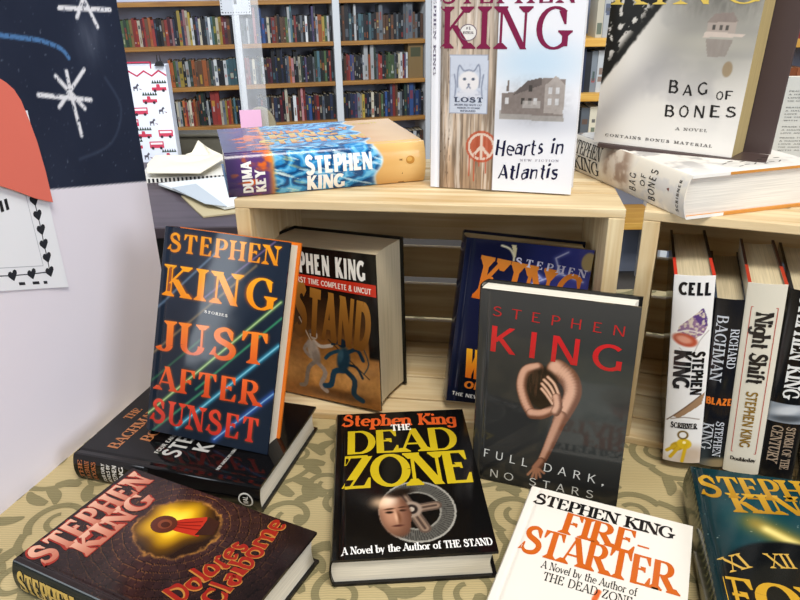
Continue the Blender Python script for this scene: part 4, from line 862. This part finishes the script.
# Black book lying under the amber one
M, W_, H_, D_ = P_('BB')
tx = [T('THE', 77, 216, 101, 214, 12, 'a86a42', SERIF, .0), T('BACHMAN', 20, 194, 108, 190, 15, 'a86a42', SERIF, -.02), T('BOOKS', 42, 165, 104, 160, 15, 'a86a42', SERIF, -.02), T('FOUR EARLY NOVELS BY', 24, 142, 110, 138, 6, 'b8b6b0', SANS), T('STEPHEN', 22, 116, 120, 112, 22, 'b4b4b0', SANS, .02), T('KING', 40, 86, 100, 84, 22, 'b4b4b0', SANS), T('NEW AMERICAN LIBRARY', 14, 58, 60, 56, 4, 'b0b0ac', SANS)]
def Ln(t_, y, h, c, st=SANS): return T(t_, 5, y, D_ - 5, y, h, c, st, .0)
ring = lambda r, c, l: disc(D_ / 2, 17, r, r, c, l)
stx = [Ln('THE', 226, 6, 'a8623a', SERIF), Ln('BACHMAN', 217, 6, 'a8623a', SERIF), Ln('BOOKS', 208, 6, 'a8623a', SERIF), Ln('FOUR EARLY', 196, 4.5, 'e0deda'), Ln('NOVELS BY', 189, 4.5, 'e0deda'), Ln('STEPHEN', 180, 6, 'e0deda'), Ln('KING', 171, 6, 'e0deda'), ring(9, 'd8d6d0', 1), ring(7.2, '121110', 2), T('NAL', D_ / 2 - 5, 14, D_ / 2 + 5, 14, 6, 'd8d6d0', SANS, .02, 3)]
book('hardcover_book', 'black hardcover lying flat beneath the amber-lettered one', M, W_, H_, D_, lambda X, Y: base(X, '0d0c0d'), tx, spine='0c0b0c', spine_texts=stx, edge='111010', back='0d0c0d', res=3, pages='pages_white', pagecol='e4dccb', bulge=5, gloss='print_mirror', glossargs=(.08, .42))

# ------------------------------------------------------------------ books on top of the crates
# Telephone-pole book
def art_pole(X, Y):
    X = X - 9
    c = base(X, 'e6e8f0'); c = mixc(c, 'b4d2ea', ell(X, Y, 110, 146, 45, 22, 0, .9) * .7); c = mixc(c, 'b8bcc8', ell(X, Y, 110, 82, 60, 14, 0, .8) * .6)
    w_ = (X > 2) & (X < 67); g = fbm(X / 3.2, Y / 46, 21, 4); wd = base(X, 'b4a08c') * (.50 + .92 * g[..., None]); wd = mixc(wd, 'd8cdc2', sst(60, 200, Y) * .5); wd = mixc(wd, '8c6a4a', sst(60, 10, Y) * .45)
    wd = mixc(wd, '4a3c32', np.clip(1 - np.abs(((X + 4 * fbm(X / 20, Y / 40, 22)) / 9) % 1 - .5) * 14, 0, 1) * .85 * g * 1.6); wd = mixc(wd, 'ece4dc', sst(.58, .72, fbm(X / 2.2, Y / 60, 28)) * .6); wd = mixc(wd, '5a4a3e', (np.clip(vnoise(X / 1.3, Y / 5, 23) - .8, 0, 1) * 5) * (X < 16) * .8)
    wd = wd * (1 - .25 * sst(22, 34, np.abs(X - 34)))[..., None]; c = np.where(w_[..., None], wd, c)
    # poster of a cat
    p = inpoly(X, Y, [(13, 88), (58, 88), (57, 153), (12, 154)]); c = mixc(c, 'c8d0e0', p); e_ = p * (1 - inpoly(X, Y, [(13.8, 89), (57, 89), (56, 152), (13, 153)])); c = mixc(c, '8088a0', e_ * .6)
    for q, cl, k in (((35, 124, 12, 12), 'e4e2e6', 1), ((30, 127, 2, 1.6), '5a6478', 1), ((40, 127, 2, 1.6), '5a6478', 1), ((35, 121, 1.6, 1.2), '6a7084', 1), ((35, 110, 14, 6), 'd8dae4', .8)): c = mixc(c, cl, ell(X, Y, *q) * k * p)
    sh = fbm(X / 3, Y / 3, 24); 
    for a in ([(22, 118), (22, 134), (24, 142), (29, 136), (35, 137), (41, 136), (46, 143), (48, 132), (47, 118)], [(33, 117), (35, 119), (37, 117)], [(18, 132), (20, 120), (19, 108)], [(52, 132), (50, 118), (51, 108)]): c = line(c, X, Y, a, 1.5, '8089a0')
    c = mixc(c, '9aa2b8', np.clip(sh - .5, 0, 1) * 2 * (1 - ell(X, Y, 35, 124, 13, 14)) * ell(X, Y, 35, 122, 22, 20, 0, .5) * p)
    # peace sign
    r_ = np.hypot(X - 52, (Y - 51)); d = np.minimum(np.abs(r_ - 15), np.minimum(dline(X, Y, [(52, 36), (52, 66)]), np.minimum(dline(X, Y, [(52, 51), (42, 40)]), dline(X, Y, [(52, 51), (62, 40)]))))
    sp = (X < 67); c = mixc(c, 'b8482c', (r_ < 18.5) * .72 * sp); c = mixc(c, 'dccabc', (d < 1.7) * (r_ < 15.8) * .95 * sp)
    for x, l in ((38, 26), (44, 32), (58, 22), (50, 14)): c = line(c, X, Y, [(x, 42), (x, 42 - l)], 1.2, 'b8482c')
    # house
    def P(c, q, cl, k=1.0): return mixc(c, cl, inpoly(X, Y, q) * k)
    c = P(c, [(72, 84), (145, 82), (143, 92), (72, 94)], '9a948e', .8); c = P(c, [(74, 90), (74, 112), (88, 114), (100, 124), (122, 130), (144, 128), (143, 88)], '8a807c'); c = P(c, [(86, 110), (102, 126), (118, 130), (118, 122)], '6a6260'); c = P(c, [(122, 92), (122, 122), (133, 132), (144, 122), (143, 90)], 'b0a8a4')
    for q in ((126, 100), (134, 100), (126, 112), (134, 112), (104, 100), (110, 100), (96, 100), (104, 114), (78, 100)): c = P(c, [(q[0], q[1]), (q[0] + 4, q[1]), (q[0] + 4, q[1] + 7), (q[0], q[1] + 7)], 'd8d8dc' if q[0] > 120 or q[0] % 4 else '4a4644')
    c = P(c, [(98, 96), (118, 96), (118, 104), (98, 104)], 'c8c4c2', .7); c = P(c, [(78, 114), (80, 126), (82, 126), (82, 114)], '7a706c'); c = c * (1 - .16 * (fbm(X / 3, Y / 3, 27) * ell(X, Y, 110, 104, 40, 26, 0, .3))[..., None] )
    return c
M, W_, H_, D_ = P_('HA'); W_ += 9; M = M @ Matrix.Translation((-.009, 0, 0))
tx = [T('KING', 1, 160, 147, 159, 44, '7c2448', ROMAN | dict(T=.14, t=.06), .1), T('STEPHEN', 0, 207, 150, 206, 22, '7c2448', ROMAN, .1), disc(33, 177, 9.4, 8.4, 'e4e2e0', 1), stroke([(33 + 9.4 * math.cos(t), 177 + 8.4 * math.sin(t)) for t in np.linspace(0, 6.283, 24)], .8, '7a6a7a', 2, sm=False), T('#1', 30.5, 180, 35.5, 180, 3, '5a4a5a', SERIF, .1, 2), T('BESTSELLER', 27, 175.5, 39, 175.5, 2.6, '5a4a5a', SERIF, .05, 2),
      T('LOST', 18, 101.5, 52, 101.5, 5.5, '4e5468', SLAB, .1), T('BROWN AND WHITE CAT', 19, 97.4, 51, 97.4, 2, '6a7084', SANS), T('ANSWERS TO HIS NAME', 22, 94, 49, 94, 2, '6a7084', SANS), T('REWARD', 26, 90.6, 44, 90.6, 2, '6a7084', SANS),
      T('Hearts in', 69, 41, 146, 47, 18, '1e1c3c', PEN | dict(T=.15, t=.09), .08, jit=1.0, shear=.18), T('Atlantis', 73, 13.5, 142, 18, 18, '1e1c3c', PEN | dict(T=.15, t=.09), .08, jit=1.0, shear=.18), T('NEW FICTION', 98, 36, 143, 37.2, 2.6, '9a98a8', SERIF, .3)]
tx = [([([(x + 9, y) for x, y in q], cc) for q, cc in pl], lv) for pl, lv in tx] + [T('STEPHEN KING', 2, 232, 2, 130, 3, '6a6478', SERIF)]
stx = [T('STEPHEN KING', D_ / 2 - 6, 228, D_ / 2 - 6, 130, 15, '7c2448', ROMAN), T('HEARTS IN ATLANTIS', D_ / 2 - 4, 118, D_ / 2 - 4, 20, 10, '1e1c3c', PEN)]
book('hardcover_book', 'white hardcover picturing a weathered telephone pole, upright on the crate', M, W_, H_, D_, art_pole, tx, spine='dfe2ea', spine_texts=stx, edge='dcdee6', back='dfe2ea', pages='pages_white', pagecol='e4dccb', **GL)

# Wave-covered book lying with its spine to the viewer
yb = .2763; ub = Vector((math.cos(yb), math.sin(yb), 0)); bb = Vector((-math.sin(yb), math.cos(yb), 0))
org = Vector((-.2008, .8066, TZ + .3018)) + ub * .2422 + Vector((0, 0, .0505))
M = framev(org, bb, -ub, Vector((0, 0, 1)))
def waves(X, Y, k, tanY=60):
    n = fbm(X / 22, Y / 34, 31 + k); s_ = np.sin((X * .22 + Y * .16 + 22 * n) * .95); c = base(X, '2a86c4'); c = mixc(c, '123c6c', sst(.0, .8, s_) * .85); c = mixc(c, '7cc8ec', sst(.55, 1, -s_) * .8)
    z = fbm((X - Y * .35) / 3.2, (Y + X * .5) / 26, 36 + k); c = mixc(c, 'eef0d8', sst(.56, .7, z) * sst(120, 190, Y) * .9); c = mixc(c, 'd8cc7a', sst(.6, .72, fbm((X - Y * .3) / 3.5, (Y + X * .4) / 24, 39 + k)) * sst(130, 190, Y) * .7); c = mixc(c, 'c8e4f0', sst(.62, .75, z) * .8)
    e = tanY + 5 * np.sin(X / 7) + 10 * (n - .5); c = mixc(c, 'e4f0f4', np.exp(-((Y - e) / 4) ** 2) * .8); c = mixc(c, 'd8aa68', sst(2, -2, Y - e)); c = mixc(c, 'e4c080', sst(0, -40, Y - e) * .6)
    q = sst(184, 190, Y + 5 * (n - .5)); m_ = fbm(X / 10, Y / 14, 41 + k); u_ = mixc(base(X, '5a3a74'), 'd8662a', sst(.42, .62, m_ + (200 - Y) * .006)); u_ = mixc(u_, 'e89a3a', sst(196, 187, Y) * .8); u_ = mixc(u_, '2e2a4a', sst(215, 240, Y) * .7); return c * (1 - q[..., None]) + u_ * q[..., None]
tx = [T('STEPHEN', 40, 196, 40, 60, 26, 'd8c85a', HEAVY, .05, 1, col2='d88a3a'), T('KING', 74, 180, 74, 92, 28, 'd8c85a', HEAVY, .05, 1, col2='d88a3a'), T('DUMA', 104, 190, 104, 120, 20, 'd88a3a', HEAVY, .05), T('KEY', 104, 110, 104, 70, 20, 'd88a3a', HEAVY, .05), T('A NOVEL', 136, 60, 136, 24, 7, 'd8c02a', SANS)]
D_ = 50.5
stx = [T('STEPHEN', 22.5, 150, 22.5, 68, 20.5, 'f4f2ee', HEAVY, .02), T('KING', 1.5, 149, 1.5, 103, 19, 'f4f2ee', HEAVY, .02), T('DUMA', 5, 213, 43, 213, 12, 'f4f2ee', HEAVY, .02), T('KEY', 5, 198, 33, 198, 12, 'f4f2ee', HEAVY, .02), disc(30, 20, 5, 5.5, 'b8823a', 1), disc(31, 21, 3, 3.2, 'd0a050', 2), shape([(1, 34), (1, 26), (15, 30)], '4a3018'), T('SCRIBNER', 30, 34, 30, 30, 2, '6a4a2a', SANS)]
book('hardcover_book', 'thick wave-blue hardcover lying on the crate, spine toward the viewer', M, 167, 242.2, D_, lambda X, Y: waves(X + 40, Y, 0, 66), tx, spine=lambda A, Y: waves(A, Y, 3), spine_texts=stx, edge='3a6a94', back='c8a060', pages='pages_white', pagecol='e4dccb', bulge=9, **GL)

# White book lying with its tail to the viewer
def art_bone(X, Y):
    n = fbm(X / 26, Y / 26, 51); c = base(X, 'e2ddd6'); c = mixc(c, '8c8a8c', sst(.5, .68, n) * .6); c = mixc(c, '5a5658', sst(150, 235, Y) * sst(.45, .6, n) * .7); c = mixc(c, 'f0ede8', sst(60, 0, Y) * .8); return c
def spine_bone(A, Y):
    n = fbm(A / 12, Y / 14, 52); c = base(A, 'e6dfd2'); c = mixc(c, '9a8474', ell(A, Y, 22, 128, 40, 26, 0, .4) * (.35 + .7 * sst(.35, .65, n))); c = mixc(c, 'c8c6c8', sst(.5, .7, n) * sst(110, 70, Y) * .5); return c
ML = frame(.2996, .6978, .3014 + .0466, .2828, math.pi / 2); D_ = 46.6; BLK = '2a2622'
def st3(t_, y, a, h): return T(t_, a, y, a + len(t_) * 6.8, y, h, BLK, PEN | dict(T=.16, t=.12), .3, jit=.4)
stx = [T('STEPHEN', 25, 232, 25, 162, 17, BLK, ROMAN, -.02), T('KING', 5, 226, 5, 164, 18, BLK, ROMAN, .0), st3('BAG', 86, 8, 12), st3('OF', 68, 18, 9), st3('BONES', 50, 6, 12), T('SCRIBNER', 6, 9, 40, 9, 4, BLK, SANS, .3), shape([(24, 26), (28, 26), (26, 30)], '7a3a2a')]
tx = [T('A', 100, 60, 106, 60, 8, BLK, SERIF)] + [stroke([(60 + k * 12, 30 + (k * 7) % 12), (68 + k * 12, 33 + (k * 5) % 9)], 1.6, '3a3634', sm=False) for k in range(7)] + [stroke([(70 + k * 11, 16 + (k * 5) % 7), (77 + k * 11, 18 + (k * 3) % 8)], 1.2, '3a3634', sm=False) for k in range(6)]
book('hardcover_book', 'thick white hardcover lying across both crates, page edges toward the viewer', ML, 162, 234.9, D_, art_bone, tx, spine=spine_bone, spine_texts=stx, edge='c8883c', edge_back='c8883c', back='dcd8d0', pages='pages_bright', pagecol='e8e4dc', flap=(0, 46, 'eceae6'), bulge=6, gloss='print_paper', glossargs=(.45, .4))

# Brown stand and the tree-covered book on it
M, W_, H_, D_ = P_('BO'); brown = mat('stand_brown', '4a3c3a', .35, .08)
sd = empty('book_stand', 'dark brown book stand on the white lying book', 'stand', M)
mb = MB(); mb.box((.006, -.0056, -D_ * MM - .010), (.190, .262, -D_ * MM - .002)); mb.build('back_rest', brown, sd, bevel=.002)
mb = MB(); mb.box((.006, -.0056, -D_ * MM - .0015), (.190, -.0004, .004)); mb.build('ledge', brown, sd, bevel=.001)
def art_tree(X, Y):
    n = fbm(X / 40, Y / 40, 61); c = base(X, 'dcd8d2'); c = mixc(c, 'a8a6a8', sst(.46, .7, n) * .5 * sst(10, 60, Y)); dg = (Y - 64) - (X) * 1.56
    c = mixc(c, '8e8c90', np.exp(-((Y - 20 - X * 1.25) / 26) ** 2) * .5); c = mixc(c, '8a8880', ell(X, Y, 118, 140, 60, 56, 0, .7) * .75); g = fbm(X / 2.5, Y / 9, 63); c = mixc(c, '5e5c56', ell(X, Y, 116, 168, 55, 24, 0, .6) * g * .8); c = mixc(c, 'b8b4a8', ell(X, Y, 118, 118, 48, 8, 0, .8) * .5)
    # tree silhouette
    br = fbm(X / 5, Y / 7, 65, 4); tr = sst(-4, 10, dg + 20 * (br - .5)) * sst(150, 120, Y * .0 + X * 1.6 + 30); tr = sst(0, 6, dg + 6 * (br - .5)) * 1.0
    hole = sst(.55, .60, br) * sst(10, 30, dg); c = mixc(c, '15130f', tr * (1 - hole * .95)); c = mixc(c, 'd4d0cc', tr * hole * .5)
    for pts in ([(-6, 92), (20, 130), (44, 190), (60, 240)], [(10, 112), (8, 150), (20, 200)], [(30, 150), (64, 180), (90, 186)]): c = line(c, X, Y, pts, 5, '120f0c')
    def P(c, q, cl, k=1.0):
        q = [(121 + (a - 118) * .8, 126 + (b - 126) * .82) for a, b in q]; return mixc(c, cl, inpoly(X, Y, q) * k * (.8 + .4 * g))
    c = P(c, [(98, 128), (98, 140), (104, 150), (124, 152), (132, 142), (132, 128)], 'a89c94'); c = P(c, [(96, 140), (104, 151), (126, 153), (134, 142)], '8a7e78'); c = P(c, [(94, 122), (142, 124), (146, 128), (96, 129)], 'c8bab0'); c = P(c, [(98, 120), (132, 121), (126, 100), (104, 98)], '8a807a', .75)
    for q in ((104, 131), (112, 131), (120, 131)): c = P(c, [q, (q[0] + 4, q[1]), (q[0] + 4, q[1] + 7), (q[0], q[1] + 7)], '54504c')
    c = mixc(c, '8a7250', ell(X, Y, 132, 92, 5, 8) * .7); c = mixc(c, 'eae7e2', sst(70, 0, Y) * .5 * sst(0, 60, X)); return c
JL = PEN | dict(T=.15, t=.12)
tx = [T('KING', 0, 152, 154, 157, 30, 'd8bc5a', ROMAN | dict(T=.11, t=.04), .14), T('STEPHEN', 2, 192, 152, 196, 24, 'd8b23a', ROMAN, .1)]
for t_, x, y, h in (('B', 73, 63, 14), ('A', 88, 61.5, 12), ('G', 103, 64, 13), ('O', 123, 60, 9), ('F', 132, 61, 9), ('B', 73, 37, 13), ('O', 88, 38, 13), ('N', 104, 39, 13), ('E', 120, 41, 13), ('S', 136, 43, 11)): tx.append(T(t_, x + 3.5, y, x + 3.5 + (10 if h > 10 else 7), y + .5, h, '24211f', JL, .1, jit=.4))
tx += [T('A NOVEL', 90, 23.5, 124, 24.8, 3.2, '6a6662', SERIF, .25), T('CONTAINS BONUS MATERIAL', 13, 8, 132, 8.6, 3.2, '4e4a48', SERIF, .3)]
book('paperback_book', 'white and grey book with bare black trees held on the brown stand', M, W_, H_, D_ , art_tree, tx, spine='cfcac4', edge='c8b890', edge_back='3a302e', back='3a302e', pages='pages_tan', pagecol='b8a474', hard=False, bulge=2, shear=.2, gloss='print_satin2', glossargs=(.3, .45))

# small white booklet behind
def art_blurb(X, Y): return base(X, 'c9cdcc')
tx = []
for blk, (y0, n_) in enumerate(((98, 4), (78, 5), (54, 3), (40, 5))):
    for k in range(n_): tx.append(T(['PRAISE FOR THE STORY', 'A HAUNTING TALE OF', 'LOVE AND LOSS AND', 'THE GHOSTS THAT STAY', 'WITH ALL OF US'][k % 5], 26, y0 - k * 4, 92 - 10 * (k == n_ - 1), y0 - k * 4, 1.7, '7e8284', SANS, .1))
book('booklet', 'pale grey booklet printed with small paragraphs, upright behind the lying book', frame(.466, .905, .3015, -.06), 120, 116, 10, art_blurb, tx, spine='c4c8c8', edge='b8bcbc', hard=False, bulge=1, res=4, pages='pages_white', pagecol='e4dccb', **GL)

# ------------------------------------------------------------------ spine-out row in the second crate
def spine_book(key, label, sp, stx, cover, flapc, board, pagec, flap_w=(0, 52), name='hardcover_book'):
    x, y, z, yaw, le, ro, Tk, Hh, De = POSE[key]; F = frame(x, y, z, yaw, le, ro)
    u = Vector(F.col[0][:3]); v = Vector(F.col[1][:3]); n = Vector(F.col[2][:3]); o = Vector(F.col[3][:3]) + u * Tk
    M = framev(o, -n, v, u)
    return book(name, label, M, De * 1000, Hh * 1000, Tk * 1000, cover, (), spine=sp, spine_texts=stx, edge=board, edge_back=board, back=cover if isinstance(cover, str) else 'e8e6e2', flap=(flap_w[0], flap_w[1], flapc) if flapc else None, pages='pages_' + key.lower(), pagecol=pagec, res=4, bulge=3.5, sres=.7, **GL)
K1 = '17161a'
def sp_cell(A, Y):
    c = base(A, 'e9e7e5'); n = fbm(A / 3, Y / 3, 71); c = mixc(c, '8a6a8c', inpoly(A, Y, [(5, 160), (8, 176), (16, 184), (24, 192), (30, 198), (34, 188), (37, 178), (33, 168), (22, 160)])); c = mixc(c, '5a3f7c', inpoly(A, Y, [(22, 188), (31, 199), (36, 186), (36, 176), (28, 180)])); c = mixc(c, 'cfc0b0', inpoly(A, Y, [(5, 160), (8, 176), (16, 184), (24, 192), (30, 198), (34, 188), (37, 178), (33, 168), (22, 160)]) * sst(.5, .62, n)); c = mixc(c, 'b4523a', ell(A, Y, 15, 160, 13, 7.5, -.3, .2)); c = mixc(c, 'd8947c', ell(A, Y, 14, 160.5, 8, 4, -.3, .4)); c = line(c, A, Y, [(6, 168), (18, 172), (34, 168)], 1.4, 'e4dcd4')
    c = line(c, A, Y, [(10, 150), (22, 140), (30, 160), (38, 172)], .9, 'b0a8a4'); c = mixc(c, '9a7a5c', inpoly(A, Y, [(8, 62), (33, 88), (40, 96), (37, 80), (14, 60)])); c = line(c, A, Y, [(2, 56), (36, 92)], 1.2, '5a4030'); c = mixc(c, 'b8a088', ell(A, Y, 30, 10, 16, 13, .3, .6) * .8); c = mixc(c, 'c8b8a8', sst(16, 0, Y) * .6)
    c = line(c, A, Y, [(6, 58), (20, 62), (36, 60)], 1.0, '7a6a5c')
    for q, cl in (((15, 22, 8, 6, .5), 'b8921e'), ((22, 26, 8, 7, -.2), 'd8b428')): c = mixc(c, cl, ell(A, Y, *q))
    for a in ([(16, 20), (8, 6)], [(24, 24), (21, 2)], [(12, 22), (4, 14)]): c = line(c, A, Y, a, 4, 'd0aa24')
    c = mixc(c, '6a5018', ell(A, Y, 20, 38, 6, 6) * (1 - ell(A, Y, 20, 38, 4, 4))); c = mixc(c, 'fff0b0', ell(A, Y, 22, 28, 2, 2)); return c
spine_book('CE', 'white spined book with a pink shoe and yellow keys, first in the crate row', sp_cell, [T('CELL', 5, 213, 37, 213, 15, K1, HEAVY, .06), T('STEPHEN', 24, 147, 24, 92, 12, K1, HEAVY, .0), T('KING', 5, 147, 5, 99, 18, K1, HEAVY, .0), T('SCRIBNER', 6, 47, 35, 47, 7.5, K1, SLAB, .02)], '1c1a1c', 'c83a2a', '1a181a', 'cdbf9f')
def sp_blaze(A, Y):
    c = base(A, '15161c'); n = fbm(A / 8, Y / 8, 73); c = mixc(c, '2a3028', sst(60, 10, Y) * n); c = mixc(c, '8a7a5c', ell(A, Y, 20, 4, 18, 7, .2, .5)); c = mixc(c, '44505c', ell(A, Y, 4, 10, 10, 30, 0, .6) * .5); return c
spine_book('BZ', 'slim black book with orange word, second in the crate row', sp_blaze, [T('RICHARD', 20, 178, 20, 130, 8.5, 'c8ccd4', ROMAN | dict(T=.16), .02), T('BACHMAN', 5, 192, 5, 112, 11.5, 'c8ccd4', ROMAN | dict(T=.16), .02), T('BLAZE', 4, 83, 30, 83, 9, 'e0762a', HEAVY, .05), T('STEPHEN', 17, 62, 17, 14, 8.5, 'c8ccd4', ROMAN | dict(T=.16), .0), T('KING', 4, 58, 4, 22, 11, 'c8ccd4', ROMAN | dict(T=.16), .0)], '141418', '3c4654', '1a1c22', 'd0c2a2')
def bord(A, Y):
    c = base(A, 'd9d3c3'); return c
rb_ = [stroke(a, .7, 'b8382c', sm=False) for a in ([(6, 208), (31, 208)], [(31, 208), (31, 28)], [(31, 28), (6, 28)], [(6, 28), (6, 208)])]
spine_book('NS', 'cream book with thin red border on its spine, third in the row', bord, rb_ + [T('Night Shift', 11, 203, 11, 118, 17, '2a2624', dict(T=.24, t=.12, s=.03), -.03), T('STEPHEN KING', 13, 108, 13, 36, 11, '8a6a2c', SANS, -.02), T('Doubleday', 6, 17, 32, 17, 5, '2a2624', SLAB, -.02)], 'd4cebe', 'b8402c', '4a2a28', 'd6c8a6')
def sp_storm(A, Y):
    c = base(A, '121215'); m_ = (np.abs(Y - 86) < 12) * 1.0; c = mixc(c, '8a929c', m_); c = mixc(c, 'c8ccd2', ell(A, Y, 18, 90, 14, 6, .3, .6) * m_); c = mixc(c, '4a5058', ell(A, Y, 20, 80, 16, 4, .1, .6) * m_); return c
spine_book('SC', 'black book with big white vertical lettering, fourth in the row', sp_storm, [T('STEPHEN KING', 10, 226, 10, 104, 16, 'e4e4e2', SERIF, -.02), T('STORM OF THE', 20, 70, 20, 14, 9, 'a08c78', SERIF, .0), T('CENTURY', 6, 70, 6, 20, 11, 'a08c78', SERIF, .0)], '121214', '2a2a2c', '1a1a1c', 'd0c2a2')
POSE['XX'] = (0.4450, 0.6340, 0.0115, -0.3943, 0, 0.0451, 0.0360, 0.2300, 0.1494)
def sp_last(A, Y): return mixc(base(A, '101013'), 'd8622a', ell(A, Y, 6, 66, 12, 16, .3, .6) * fbm(A / 5, Y / 5, 77))
spine_book('XX', 'black book with an orange flare, last in view along the row', sp_last, [T('STEPHEN KING', 12, 216, 12, 100, 14, 'c8c4bc', SERIF)], '101012', '2a2a2c', '161618', 'd0c2a2')
